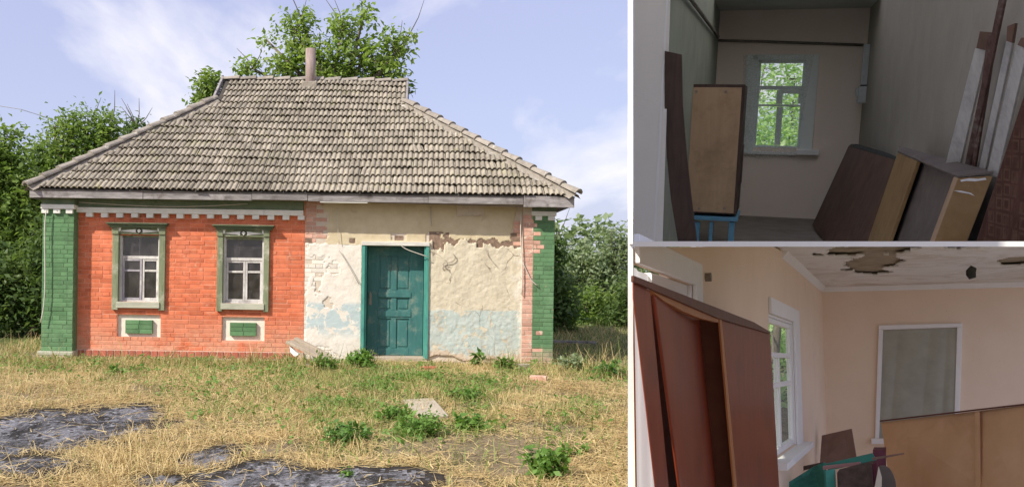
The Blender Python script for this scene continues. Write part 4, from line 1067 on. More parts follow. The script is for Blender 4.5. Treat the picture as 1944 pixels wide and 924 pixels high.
# patterned rug
def rug_mat():
    m = NB('brown_patterned_rug'); v = m.pos((1, 1, 1), True)
    br = m.n('ShaderNodeTexVoronoi'); br.distance = 'CHEBYCHEV'; br.feature = 'F1'; br.inputs['Scale'].default_value = 17; br.inputs['Randomness'].default_value = .12; m.l(v, br.inputs['Vector'])
    ring = m.math('MULTIPLY', m.ramp(br.outputs[0], .24, .30), m.ramp(br.outputs[0], .38, .46, 1, 0))
    base = m.mix(m.ramp(m.noise(v, 9, 5), .35, .65), (0.075, 0.036, 0.026), (0.11, 0.055, 0.04))
    col = m.mix(m.math('MULTIPLY', ring, m.ramp(m.noise(v, 14, 4), .3, .6)), base, (0.15, 0.085, 0.06))
    return m.done(col, 0.95, m.noise(v, 120, 3), .4, .005, .1)
M['rug'] = rug_mat()
o = pxsolid(T, ((1960, 130, 4.2), (2010, 130, 3.98), (2010, 461.5, 4.0), (1851, 461.5, 4.6)), (.02, .03, 0)).build('rug', M['rug'], matrix=T.M, bevel=.008)
tag(o, 'brown patterned rug hung at the right edge of the upper room', 'rug')

# ---- lower room
W1d0, W1d1 = B.a(1203.5, 545, B_l).y, B.a(1314, 545, B_l).y
W1t = B.a(1312, 540, B_l).z
W2a, W2b = B.a(1462, 700, B_l).y, B.a(1507, 700, B_l).y
W2t, W2bz = B.a(1507, 612, B_l).z, B.a(1507, 846, B_l).z
W1bz = W2bz - .6
dS = B.a(1202.5, 690, B_l).y
def bwall():
    hs = [(W1d0, W1d1, W1bz, W1t), (W2a, W2b, W2bz, W2t)]
    mb = MB(); top = lambda d: min(B_c, B.cut(B_l, d) - .014)
    ds = sorted({dS, 4.15, W1d0, W1d1, W2a, W2b, BD, *np.linspace(dS, BD, 14)})
    for a_, b_ in zip(ds, ds[1:]):
        if b_ - a_ < 1e-4: continue
        mid = (a_ + b_) / 2; segs = [(B_f - .1, None)]
        for h in hs:
            if h[0] < mid < h[1]: segs = [(B_f - .1, h[2]), (h[3], None)]
        for z0_, z1_ in segs:
            ta, tb_ = (top(a_), top(b_)) if z1_ is None else (z1_, z1_)
            mb.solid([(B_l, a_, z0_), (B_l, b_, z0_), (B_l, b_, tb_), (B_l, a_, ta)], (-.06 if mid > 4.0 else -.012, 0, 0))
    return mb
rstruct(bwall(), 'wall_left', M['b_wall'], B, 'salmon left wall of the lower room with two windows')
br_ = B.d(2040, 690, BD).x
rstruct(MB().box(B_l - .16, br_, BD, BD + .2, B_f - .1, B_c + .1), 'wall_back', M['b_wall'], B, 'salmon back wall of the lower room')
rstruct(MB().box(B_l - .1, br_ + 2.0, 3.2, BD + .1, B_f - .1, B_f), 'floor', M['b_floor'], B, 'painted floor of the lower room')
# ceiling with relief: plaster skin with ragged holes down to the lath
cd0 = B.h(1500, 468.5, B_c).y - .12
M['lath'] = mottled('brown_exposed_lath', (0.30, 0.25, 0.17), (0.42, 0.36, 0.26), 9, 0.95, 0.8, 30, c=(0.13, 0.10, 0.065), cs=5)
# the skin stops where it meets the slab
def skin():
    xs = np.linspace(B_l, br_, 190); ys = np.linspace(cd0 - 2.2, BD, 110); X, Y = np.meshgrid(xs, ys)
    Z = np.full_like(X, B_c)
    keepm = np.ones_like(X, bool)
    for (u, v, w_, h_) in ((1655, 503, 46, 16), (1640, 475, 75, 9), (1935, 494, 55, 10), (1825, 467, 30, 4)):
        c0 = B.h(u, v, B_c); cw = B.h(u + w_, v, B_c).x - c0.x; chh = abs(B.h(u, v - h_, B_c).y - c0.y)
        rr = ((X - c0.x) / cw) ** 2 + ((Y - c0.y) / chh) ** 2
        keepm &= rr + (fbm(X * 5.5 + u, Y * 2.6 + v, 5) - .5) * 4.2 > 1
    V = np.stack([X, Y, Z + (fbm(X * 3, Y * 1.5) - .5) * .02], -1).reshape(-1, 3); nx = len(xs)
    i = np.arange(nx - 1)[None, :] + np.arange(len(ys) - 1)[:, None] * nx
    Fq = np.stack([i, i + 1, i + nx + 1, i + nx], -1).reshape(-1, 4)
    n_ = Vector((SN.dot(B.r), SN.dot(B.f), SN.dot(B.u)))
    ok = (B_c < -(X * n_.x + Y * n_.y) / n_.z - .012)
    k = (keepm & ok).reshape(-1)[Fq].all(1)
    top = V.copy(); top[:, 2] += .018
    allV = np.concatenate([V, top]); F1 = Fq[k]; F2 = F1[:, ::-1] + len(V)
    # side walls of the holes
    e = np.concatenate([np.stack([F1[:, j], F1[:, (j + 1) % 4]], 1) for j in range(4)])
    key = np.sort(e, 1); _, inv, cnt = np.unique(key, axis=0, return_inverse=True, return_counts=True)
    eb = e[cnt[inv.ravel()] == 1]
    F3 = np.stack([eb[:, 1], eb[:, 0], eb[:, 0] + len(V), eb[:, 1] + len(V)], 1)
    o = np_mesh('ceiling_plaster', allV, np.concatenate([F1, F2, F3]), M['b_ceil'])
    return o
_bn = Vector((SN.dot(B.r), SN.dot(B.f), SN.dot(B.u)))
def lyd(a): return -(a * _bn.x + (B_c + .075) * _bn.z) / _bn.y
lathm = MB().solid([(B_l - .05, lyd(B_l - .05), B_c + .035), (br_ + .1, lyd(br_ + .1), B_c + .035), (br_ + .1, BD + .1, B_c + .035), (B_l - .05, BD + .1, B_c + .035)], (0, 0, .02))
lo = rstruct(lathm, 'ceiling', M['lath'], B, 'stained ceiling of the lower room with plaster fallen off')
sk_o = skin(); sk_o.parent = lo
MB().solid([(B_l + .001, BD - .05, B_c - .005), (br_, BD - .05, B_c - .005), (br_, BD - .001, B_c - .06), (B_l + .001, BD - .001, B_c - .06)], (0, .02, .05)).build('cove', M['r_white'], lo)
MB().solid([(B_l + .05, cd0 + .4, B_c - .005), (B_l + .05, BD - .06, B_c - .005), (B_l + .001, BD - .06, B_c - .06), (B_l + .001, cd0 + .4, B_c - .06)], (-.02, 0, .05)).build('cove', M['r_white'], lo)

# left windows
def bwindow(name, label, d0, d1, z0, z1, panes, casing_far=True):
    w = thing(name, label, 'window', matrix=B.M)
    a0 = B_l
    bars = []
    P = lambda nm, aa, ab, da, db, za, zb, m='r_white', bv=.004: MB().box(min(aa, ab), max(aa, ab), da, db, za, zb).build(nm, M[m], w, bevel=bv)
    P('casing', a0 + .001, a0 + .02, d1, d1 + .45, z0 - .02, z1 + .12)
    P('casing', a0 + .001, a0 + .025, d0 - .002, d1 - .002, z1, z1 + .12)
    P('reveal_lining', a0 - .058, a0 - .001, d1 - .02, d1 - .001, z0, z1 - .02)
    P('reveal_lining', a0 - .058, a0 - .001, d0 + .002, d1 - .001, z1 - .019, z1 - .001)
    P('sill', a0 - .058, a0 + .11, d0 - .1, d1 + .42, z0 - .05, z0 - .002)
    pa = a0 - .035; dm = d0 + (d1 - d0) * .45
    P('frame', pa - .02, pa + .02, d1 - .06, d1 - .021, z0, z1 - .02); P('frame', pa - .02, pa + .02, d0 + .003, d0 + .06, z0, z1 - .02)
    for t in panes: P('glazing_bar', pa - .025, pa + .015, d0 + .061, d1 - .061, z0 + (z1 - z0) * t - .02, z0 + (z1 - z0) * t + .02)
    P('mullion', pa - .026, pa + .016, dm - .035, dm + .035, z0 + .03, z0 + (z1 - z0) * panes[-1] - .021)
    P('rail', pa - .026, pa + .016, d0 + .061, d1 - .061, z0, z0 + .05); P('rail', pa - .026, pa + .016, d0 + .061, d1 - .061, z1 - .06, z1 - .021)
    P('pane', pa - .006, pa - .003, d0 + .061, d1 - .061, z0 + .05, z1 - .06, 'glass_dull', 0)
    return w
bwindow('window', 'green-lit side window with white frame beyond the red wardrobe', W2a, W2b, W2bz, W2t, (.50, .72))
w = thing('window', 'bright white window partly hidden behind the red wardrobe', 'window', matrix=B.M)
MB().box(B_l + .001, B_l + .025, W1d1, W1d1 + .14, W1bz, W1t + .11).build('casing', M['r_white'], w, bevel=.004)
MB().box(B_l + .001, B_l + .025, W1d0 - .002, W1d1 - .002, W1t, W1t + .11).build('casing', M['r_white'], w, bevel=.004)
MB().box(B_l - .058, B_l - .001, W1d1 - .02, W1d1 - .001, W1bz, W1t - .001).build('reveal_lining', M['r_white'], w)
MB().box(B_l - .058, B_l - .02, 3.85, W1d1 - .021, W1t - .06, W1t - .002).build('frame', M['r_white'], w)
def sheer_mat():
    m = NB('white_cloth_blind'); m.nt.nodes.remove(m.p)
    d = m.n('ShaderNodeBsdfDiffuse'); d.inputs[0].default_value = (0.84, 0.84, 0.83, 1)
    tl = m.n('ShaderNodeBsdfTranslucent'); tl.inputs[0].default_value = (0.86, 0.86, 0.86, 1)
    s = m.n('ShaderNodeMixShader'); s.inputs[0].default_value = .6; m.l(d.outputs[0], s.inputs[1]); m.l(tl.outputs[0], s.inputs[2]); m.l(s.outputs[0], m.out.inputs[0]); return m.mat
M['sheer'] = sheer_mat()
V = []; Fq = []
for j in range(21):
    for i in range(25):
        d = W1d0 + (W1d1 - .03 - W1d0) * i / 24; z = W1t - .012 + (W1bz - W1t) * j / 20
        V.append((B_l - .010 - .045 * min(1, i / 14) + .006 * math.sin(i * 1.1), d, z))
for j in range(20):
    for i in range(24): a_ = j * 25 + i; Fq.append((a_, a_ + 1, a_ + 26, a_ + 25))
o = np_mesh('window_blind', V, Fq, M['sheer'], smooth=True); o.matrix_world = B.M
tag(o, 'white cloth blind glowing with daylight behind the wardrobe', 'blind')
# window hung with a grey cloth
M['grey_cloth'] = mottled('grey_green_cloth', (0.33, 0.33, 0.27), (0.40, 0.40, 0.33), 5, 0.95, 0.2, 30)
w = thing('window', 'window covered by a grey cloth in the salmon back wall', 'window', matrix=B.M)
def brd(pts, m, nm, d0=BD - .04, th=.038): MB().solid([B.d(u, v, d0) for u, v in pts], (0, th, 0)).build(nm, M[m], w, bevel=.004)
brd(((1668, 624), (1676.5, 626), (1669, 832), (1661, 832)), 'r_white', 'casing'); brd(((1668, 623.8), (1668, 617), (1827, 613), (1827, 620.5), (1677, 625.5)), 'r_white', 'casing', BD - .045)
brd(((1817, 621), (1827, 621), (1820, 845), (1810, 845)), 'r_white', 'casing'); brd(((1654, 832), (1830, 832), (1830, 842), (1654, 842)), 'r_white', 'sill', BD - .10, .098)
o = drape(B, ((1677, 627), (1817, 622), (1811, 830), (1669, 832)), BD - .012, M['grey_cloth'], 'window_cloth', '', amp=.02, waves=11, hem=0)
tag(o, 'grey-green cloth stretched over the back window of the lower room', 'cloth')
# hanging lamp holder
lp = B.d(1843, 516, 10.2)
h = thing('lamp_holder', 'black lamp holder without bulb hanging from the stained ceiling', 'lamp holder', matrix=B.M)
MB().tube([lp + Vector((.025, 0, .045)), lp + Vector((0, 0, 0)), lp + Vector((-.0, 0, -.02)), lp + Vector((.012, 0, -.06))], [.028, .042, .042, .03], 12).build('socket', M['outline'], h, True)
MB().tube([lp + Vector((.02, 0, .04)), lp + Vector((-.03, 0, .12)), lp + Vector((0, .05, B_c - lp.z))], .007, 6).build('cord', M['r_white'], h, True)
o = MB().tube([B.a(1339, 526, B_l), B.a(1339, 526, B_l) + Vector((.03, 0, 0))], .022, 8).build('hook', M['metal'], matrix=B.M); tag(o, 'small dark hook on the salmon wall above the wardrobe', 'hook')

# wardrobe
M['mahog'] = wood('red_brown_varnish', (0.17, 0.026, 0.011), (0.25, 0.043, 0.016), (3, 14, 2.0), 0.33, 0.02, 0.05, (0.12, 0.025, 0.015), spec=.3)
M['mahog_edge'] = wood('orange_varnish_edge', (0.36, 0.13, 0.045), (0.44, 0.18, 0.07), (3, 14, 2.0), 0.4, 0.02, 0.05)
M['mahog_dark'] = wood('dark_varnish_and_shade', (0.10, 0.03, 0.02), (0.15, 0.05, 0.03), (3, 14, 2.0), 0.45, 0.02, 0.05)  # also used as painted shade inside the wardrobe
aw = B_l + .22
wd = thing('wardrobe', 'red-brown varnished wardrobe with bowed open front, missing its doors', 'wardrobe', matrix=B.M)
def onw(pts, a_=aw): return [B.a(u, v, a_) for u, v in pts]
MB().solid(onw(((1202.5, 534), (1234, 550), (1277, 1000), (1253, 1000), (1203, 566))), (-.006, .01, 0)).build('left_panel', M['mahog'], wd, bevel=.003)
MB().solid(onw(((1371, 605), (1462, 633), (1484, 1000), (1407, 1000))), (-.03, 0, 0)).build('right_panel', M['mahog'], wd, bevel=.003)
MB().solid(onw(((1366, 603), (1370.8, 605), (1406.5, 1000), (1401, 1000)), aw + .006), (-.008, 0, 0)).build('panel_edge', M['mahog_edge'], wd, bevel=.001)
MB().solid(onw(((1367, 605), (1370.5, 606), (1406.2, 1000), (1402, 1000)), aw - .004), (-.13, 0, 0)).build('shade_return', M['mahog_dark'], wd)  # dark colour stands for the shadow inside the recess
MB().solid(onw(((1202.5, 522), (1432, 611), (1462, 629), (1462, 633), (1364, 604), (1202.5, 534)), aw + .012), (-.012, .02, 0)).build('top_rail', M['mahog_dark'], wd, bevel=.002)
MB().solid(onw(((1234, 550), (1364, 605), (1364, 612), (1330, 604), (1300, 592), (1262, 572)), aw + .002), (-.02, 0, 0)).build('arch_trim', M['mahog_edge'], wd)
V = []; Fq = []
for j in range(31):
    t = j / 30
    for i in range(31):
        s = i / 30
        ul = 1236 + (1296 - 1236) * t; ur = 1368 + (1404 - 1368) * t
        u = ul + (ur - ul) * s; v = (552 + 50 * s) + (1000 - (552 + 50 * s)) * t
        dp = -.012 - .19 * s ** 1.6 + .02 * math.sin(s * 3.1)
        p = B.a(u, v, aw + dp); V.append(tuple(p))
for j in range(30):
    for i in range(30): a_ = j * 31 + i; Fq.append((a_, a_ + 1, a_ + 32, a_ + 31))
sh_o = np_mesh('bowed_back', V, Fq, M['mahog'], wd, smooth=True)
md = sh_o.modifiers.new('solid', 'SOLIDIFY'); md.thickness = .006
MB().solid(onw(((1230, 552), (1262, 566), (1312, 1000), (1262, 1000)), aw - .05), (-.02, 0, 0)).build('gap_shade', M['mahog_dark'], wd)  # dark board added so the gap reads as shadow
pk = B.a(1361, 710, aw + .0)
MB().tube([pk + Vector((-.09, 0, 0)), pk + Vector((-.075, 0, 0))], .022, 10).build('knob', M['sash'], wd)

# board with batten
M['fibre'] = mottled('orange_brown_fibreboard', (0.62, 0.38, 0.20), (0.70, 0.45, 0.26), 3, 0.8, 0.1, 40, c=(0.54, 0.31, 0.17), cs=2, ca=(.55, .8))
bd = thing('fibreboard', 'large orange-brown board with a batten leaning before the cloth-covered window', 'board', matrix=B.M)
q = [(1672, 801, 10.3), (1860, 779, 9.4), (1960, 767, 8.95), (1960, 990, 8.5), (1700, 990, 9.9)]
pxsolid(B, q, (.02, .04, 0)).build('sheet', M['fibre'], bd, bevel=.003)
pxsolid(B, ((1853, 781, 9.40), (1861, 780, 9.36), (1863, 990, 8.95), (1855, 990, 8.99)), (-.01, -.02, 0)).build('batten', M['fibre'], bd, bevel=.003)
pxsolid(B, ((1670, 800, 10.28), (1670, 797.5, 10.28), (1960, 764, 8.93), (1960, 767, 8.93)), (0, .06, 0)).build('edge_strip', M['mahog_dark'], bd)
# heap in the corner
M['teal'] = mottled('teal_paint', (0.025, 0.17, 0.13), (0.045, 0.23, 0.17), 9, 0.55, 0.2, c=(0.02, 0.09, 0.08), cs=4)
M['teal_light'] = mottled('light_teal_paint', (0.06, 0.33, 0.29), (0.09, 0.40, 0.34), 9, 0.55, 0.2)
M['mauve'] = mottled('mauve_brown_board', (0.22, 0.145, 0.125), (0.27, 0.18, 0.155), 8, 0.85, 0.2)
M['plum'] = mottled('plum_paint', (0.10, 0.025, 0.045), (0.15, 0.04, 0.06), 9, 0.6, 0.2)
M['pink'] = mottled('faded_pink_lath', (0.38, 0.20, 0.20), (0.45, 0.26, 0.25), 9, 0.8, 0.2)
M['paper'] = mottled('yellowed_paper', (0.60, 0.55, 0.45), (0.68, 0.63, 0.53), 9, 0.9, 0.2)
M['bark'] = mottled('dark_rough_wood', (0.05, 0.033, 0.028), (0.11, 0.075, 0.06), 16, 0.9, 0.9, 30)
junk = [
    ('board', 'mauve-brown square board leaning in the corner of the lower room', 'board', 'mauve', ((1560, 826, 11.3), (1617, 813, 11.1), (1627, 872, 10.8), (1556, 884, 10.9)), (.0, .03, 0)),
    ('board', 'small dark lath on the floor below the side window', 'board', 'bark', ((1522, 885, 9.6), (1562, 877, 9.6), (1562, 884, 9.6), (1522, 893, 9.6)), (0, .05, 0)),
    ('teal_board', 'dark teal panel sloping up from the floor beside the wardrobe', 'board', 'teal', ((1478, 926, 8.3), (1545, 884, 8.6), (1563, 877, 8.6), (1570, 990, 8.2), (1478, 990, 8.2)), (.02, .03, 0)),
    ('teal_rail', 'teal painted rail lying across the heap of broken furniture', 'rail', 'teal', ((1568, 880, 8.4), (1656, 860, 8.5), (1664, 873, 8.5), (1572, 893, 8.4)), (0, .06, 0)),
    ('teal_post', 'short light teal post at the front of the broken furniture', 'post', 'teal_light', ((1567, 893, 8.0), (1585, 890, 8.0), (1588, 990, 7.8), (1573, 990, 7.8)), (0, .05, 0)),
    ('lath', 'faded pink lath lying across the dark crate', 'lath', 'pink', ((1562, 884, 8.2), (1634, 876, 8.2), (1634, 882, 8.2), (1562, 891, 8.2)), (0, .03, 0)),
    ('crate', 'dark rough wooden crate side in the heap of broken furniture', 'crate', 'bark', ((1589, 896, 7.9), (1655, 879, 8.0), (1661, 990, 7.8), (1592, 990, 7.7)), (0, .25, 0)),
    ('slat', 'narrow plum-red slat standing behind the torn paper', 'slat', 'plum', ((1654, 880, 8.05), (1666, 876, 8.05), (1668, 990, 7.85), (1656, 990, 7.85)), (0, .02, 0)),
    ('paper_sheet', 'torn yellowed paper sheet standing at the right of the crate', 'paper', 'paper', ((1668, 884, 7.95), (1674, 905, 7.9), (1673, 990, 7.7), (1657, 990, 7.7), (1660, 925, 7.85)), (0, .006, 0)),
    ('box', 'dark plum box behind the teal rail', 'box', 'plum', ((1657, 853, 9.3), (1681, 853, 9.3), (1681, 905, 9.2), (1657, 905, 9.2)), (0, .3, 0)),
    ('stick', 'thin mauve stick pointing right in front of the orange-brown board', 'stick', 'mauve', ((1655, 868, 8.0), (1716, 859, 7.8), (1717, 861.5, 7.8), (1656, 873, 8.0)), (0, .015, 0)),
    ('disc', 'dark rounded board behind the torn paper', 'board', 'grey_ply', tuple((1676 + 26 * math.cos(R(a)), 930 - 48 * math.sin(R(a)), 8.25) for a in range(-60, 121, 20)), (0, .02, 0)),
]
for nm, lab, cat, m_, pts, off in junk:
    o = pxsolid(B, pts, off).build(nm, M[m_], matrix=B.M, bevel=.003); tag(o, lab, cat)
# worn edge of the light teal post

# ------------------------------------------------------------------ trees and plants
def leaf_mat(name, a, b, c=None, tr=0.35, rough=0.5):
    m = NB(name); r = m.rnd()
    col = m.mix(r, a, b)
    if c is not None: col = m.mix(m.ramp(m.noise(m.pos(), 1.3, 3), .45, .7), col, c)
    m.l(col, m.p.inputs['Base Color']); m.p.inputs['Roughness'].default_value = rough
    t = m.n('ShaderNodeBsdfTranslucent'); m.l(m.mix(1.0, col, (1.25, 1.35, 0.75), 'MULTIPLY'), t.inputs[0])
    mx = m.n('ShaderNodeMixShader'); mx.inputs[0].default_value = tr
    m.l(m.p.outputs[0], mx.inputs[1]); m.l(t.outputs[0], mx.inputs[2]); m.l(mx.outputs[0], m.out.inputs[0]); return m.mat
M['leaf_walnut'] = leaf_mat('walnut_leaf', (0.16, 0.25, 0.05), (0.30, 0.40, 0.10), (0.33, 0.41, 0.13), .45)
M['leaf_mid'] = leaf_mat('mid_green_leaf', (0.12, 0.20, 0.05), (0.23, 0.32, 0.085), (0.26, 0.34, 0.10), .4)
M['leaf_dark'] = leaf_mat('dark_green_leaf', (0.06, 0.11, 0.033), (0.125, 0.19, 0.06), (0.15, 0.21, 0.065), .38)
M['leaf_willow'] = leaf_mat('hazed_willow_leaf', (0.22, 0.28, 0.16), (0.34, 0.39, 0.24), (0.19, 0.26, 0.14), .4)  # paled to put distance haze into the leaf colour
M['leaf_bright'] = leaf_mat('overbright_leaf', (0.36, 0.53, 0.25), (0.54, 0.67, 0.40), None, .55)  # colour raised to imitate overexposed foliage outside the room windows
M['trunk'] = mottled('grey_bark', (0.10, 0.08, 0.06), (0.19, 0.16, 0.13), 6, 0.95, 0.8, 30, (4, 4, 1))

def leaves(cent, size, n, spread, droop=0.25, aspect=0.45):
    """n rhombic folded leaves scattered round the twig points; returns V, F"""
    cent = np.asarray(cent); k = rng.integers(0, len(cent), n)
    c = cent[k] + rng.normal(0, 1, (n, 3)) * spread
    d = rng.normal(0, 1, (n, 3)); d[:, 2] = d[:, 2] * .6 - droop; d /= np.linalg.norm(d, axis=1, keepdims=True)
    s = np.cross(d, rng.normal(0, 1, (n, 3)) * .45 + np.array([0, 0, 1.0])); s /= np.linalg.norm(s, axis=1, keepdims=True) + 1e-9
    nn = np.cross(s, d)
    L_ = (size * rng.uniform(.5, 1.45, n))[:, None]; Wd = L_ * aspect
    V = np.stack([c, c + d * L_ * .5 + s * Wd * .5 + nn * L_ * .06, c + d * L_ - nn * L_ * .08, c + d * L_ * .5 - s * Wd * .5 + nn * L_ * .06], 1)
    Fq = np.arange(n * 4).reshape(n, 4)
    return V.reshape(-1, 3), Fq

def tree(name, label, base, clumps, nleaf, size, mat, trunk_r=.14, twigs=60, spread=.16, group=None, fork=None, bare=0, aspect=.45, droop=.25, shell=.45):
    """clumps: list of (centre, (rx,ry,rz)); a tapered trunk, limbs to each clump, leaves round twig ends"""
    t = thing(name, label, 'tree', base, group=group); b = Vector(base)
    tot = sum((c[1][0] * c[1][1] * c[1][2]) ** .667 for c in clumps)
    tr = MB(); cen = sum((Vector(c[0]) for c in clumps), Vector()) / len(clumps)
    fk = Vector(fork) if fork else b + (cen - b) * .45
    tr.tube([Vector(), (fk - b) * .5 + Vector((.08, .05, 0)), fk - b], [trunk_r * 1.3, trunk_r, trunk_r * .8], 10)
    tr.build('trunk', M['trunk'], t, True)
    allV = []; allF = []; off = 0; lb = MB()
    for (c, r_) in clumps:
        c = Vector(c); mid = (fk + c) * .5 + Vector((random.gauss(0, .15), random.gauss(0, .15), .1))
        lb.tube([fk - b, mid - b, c - b], [trunk_r * .55, trunk_r * .35, trunk_r * .12], 6)
        share = (r_[0] * r_[1] * r_[2]) ** .667 / tot
        nt_ = max(6, int(twigs * share)); pts = []
        for _ in range(nt_):
            v = Vector((random.gauss(0, 1), random.gauss(0, 1), random.gauss(0, 1))).normalized() * (shell + (1 - shell) * random.random() ** .6)
            e = c + Vector((v.x * r_[0], v.y * r_[1], v.z * r_[2])); pts.append(e)
            if random.random() < .5: lb.tube([c - b, (c + e) * .5 - b + Vector((0, 0, -.03)), e - b], [trunk_r * .11, trunk_r * .07, trunk_r * .03], 4, False)
        V, Fq = leaves([tuple(p - b) for p in pts], size, int(nleaf * share), spread, droop, aspect)
        allV.append(V); allF.append(Fq + off); off += len(V)
    for _ in range(bare):
        c = Vector(random.choice(clumps)[0]); e = c + Vector((random.uniform(-.5, .5), random.uniform(-.3, .3), random.uniform(.5, 1.0)))
        lb.tube([c - b, (c + e) / 2 - b + Vector((.05, 0, 0)), e - b], [.018, .012, .005], 4, False)
    lb.build('limb', M['trunk'], t, True)
    np_mesh('crown', np.concatenate(allV), np.concatenate(allF), mat, t)
    return t
def C(u, v, y, rx, rz, ry=None):
    p = at(u, v, y); s = y / F; return (tuple(p), (rx * s, (ry if ry is not None else (rx + rz) / 2) * s, rz * s))

# walnut behind the ridge
Y = 25.5
tree('walnut_tree', 'walnut tree with sparse light green crown rising behind the roof ridge', (at(620, 400, Y).x, Y, 0),
     [C(560, 60, Y, 38, 34), C(650, 55, Y, 26, 40), C(690, 30, Y, 18, 24), C(600, 110, Y, 55, 40), C(690, 110, Y, 55, 38), C(750, 90, Y, 32, 30), C(735, 140, Y, 38, 25), C(480, 130, Y, 26, 18), C(540, 130, Y, 40, 30), C(640, 150, Y, 70, 26), C(505, 75, Y, 14, 10), C(570, 30, Y, 20, 16), C(775, 70, Y, 12, 12)],
     6200, .155, M['leaf_walnut'], .2, 320, .13, bare=14, fork=tuple(at(630, 230, Y)), droop=.5, aspect=.5, shell=.25)
tree('young_tree', 'small dark green tree top at the left end of the roof ridge', (at(398, 400, 24).x, 24, 0), [C(398, 165, 24, 22, 26), C(390, 195, 24, 18, 20)], 900, .16, M['leaf_mid'], .09, 46, .12)
tree('young_tree', 'single dark leafy twig top at the right end of the ridge', (at(760, 400, 23).x, 23, 0), [C(772, 163, 23, 10, 13)], 60, .19, M['leaf_dark'], .05, 9, .09)
# left group
tree('leafy_tree', 'tall green tree rising above the left slope of the roof', (at(160, 600, 25).x, 25, 0), [C(160, 250, 25, 60, 38), C(210, 243, 25, 30, 30), C(105, 240, 25, 30, 18), C(120, 290, 25, 65, 42), C(190, 290, 25, 55, 40), C(80, 310, 25, 42, 40), C(100, 380, 25, 60, 60)], 8500, .14, M['leaf_mid'], .18, 260, .17, bare=4, fork=tuple(at(150, 340, 25)), shell=.3)
tree('leafy_tree', 'bare-twigged tree top just behind the left roof hip', (at(255, 600, 27).x, 27, 0), [C(258, 245, 27, 24, 18), C(240, 270, 27, 26, 20)], 700, .15, M['leaf_dark'], .1, 50, .12, bare=9)
tree('leafy_tree', 'dense green tree at the left edge of the yard', (at(10, 640, 23).x, 23, 0), [C(10, 300, 23, 40, 60), C(-30, 330, 23, 70, 60), C(40, 380, 23, 56, 60), C(0, 420, 23, 80, 70), C(60, 450, 23, 45, 60), C(15, 500, 23, 60, 55)], 12500, .17, M['leaf_mid'], .2, 230, .18, fork=tuple(at(5, 430, 23)), shell=.25)
tree('leafy_tree', 'dark bush close beside the green corner pilaster', (at(60, 650, 21).x, 21, 0), [C(50, 540, 21, 60, 65), C(10, 570, 21, 60, 60), C(80, 480, 21, 34, 60), C(90, 580, 21, 45, 50), C(-30, 540, 21, 60, 80)], 9500, .15, M['leaf_dark'], .1, 200, .18, shell=.2)
# right group
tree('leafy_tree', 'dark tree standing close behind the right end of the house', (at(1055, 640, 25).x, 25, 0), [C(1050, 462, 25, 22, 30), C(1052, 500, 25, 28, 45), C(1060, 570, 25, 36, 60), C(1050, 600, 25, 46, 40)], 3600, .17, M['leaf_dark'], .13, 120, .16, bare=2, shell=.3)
Y = 62
tree('willow_tree', 'tall grey-green willow far behind the right hedge', (at(1168, 640, Y).x, Y, 0), [C(1168, 470, Y, 26, 32), C(1160, 440, Y, 12, 10), C(1190, 480, Y, 30, 26), C(1150, 515, Y, 40, 32), C(1185, 545, Y, 50, 40)], 4200, .30, M['leaf_willow'], .3, 170, .42, shell=.3)
tree('willow_tree', 'broad pale willow far behind beside the dark tree', (at(1105, 640, Y).x, Y, 0), [C(1095, 500, Y, 36, 24), C(1125, 498, Y, 30, 22), C(1075, 505, Y, 26, 26), C(1110, 540, Y, 55, 40)], 4200, .30, M['leaf_willow'], .3, 170, .42, shell=.3)
tree('hedge_bush', 'green hedge bush with sunlit leaves at the right border', (at(1120, 640, 29).x, 29, 0), [C(1115, 575, 29, 40, 30), C(1100, 615, 29, 45, 36), C(1150, 580, 29, 30, 30), C(1135, 622, 29, 45, 34)], 3300, .17, M['leaf_mid'], .1, 140, .19, shell=.2)
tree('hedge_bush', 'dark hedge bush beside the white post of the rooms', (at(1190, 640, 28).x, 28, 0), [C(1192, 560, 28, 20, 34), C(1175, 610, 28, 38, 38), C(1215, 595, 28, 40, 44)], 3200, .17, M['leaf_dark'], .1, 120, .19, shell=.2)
# a far wood closes the horizon
def far_wood():
    pts = []
    for x in np.arange(-120, 140, 2.2):
        y = 95 + 12 * math.sin(x * .05); hgt = 5.5 + 2.5 * float(fbm(x * .08 + 5, 3)) 
        for z in np.arange(.8, hgt, 1.3): pts.append((x + random.gauss(0, .8), y + random.gauss(0, 2.0), z))
    V, Fq = leaves(pts, .9, 26000, .75, .1, .7)
    o = np_mesh('far_wood', V, Fq, M['leaf_willow']); tag(o, 'pale green wood closing the horizon', 'wood', kind='stuff')
far_wood()
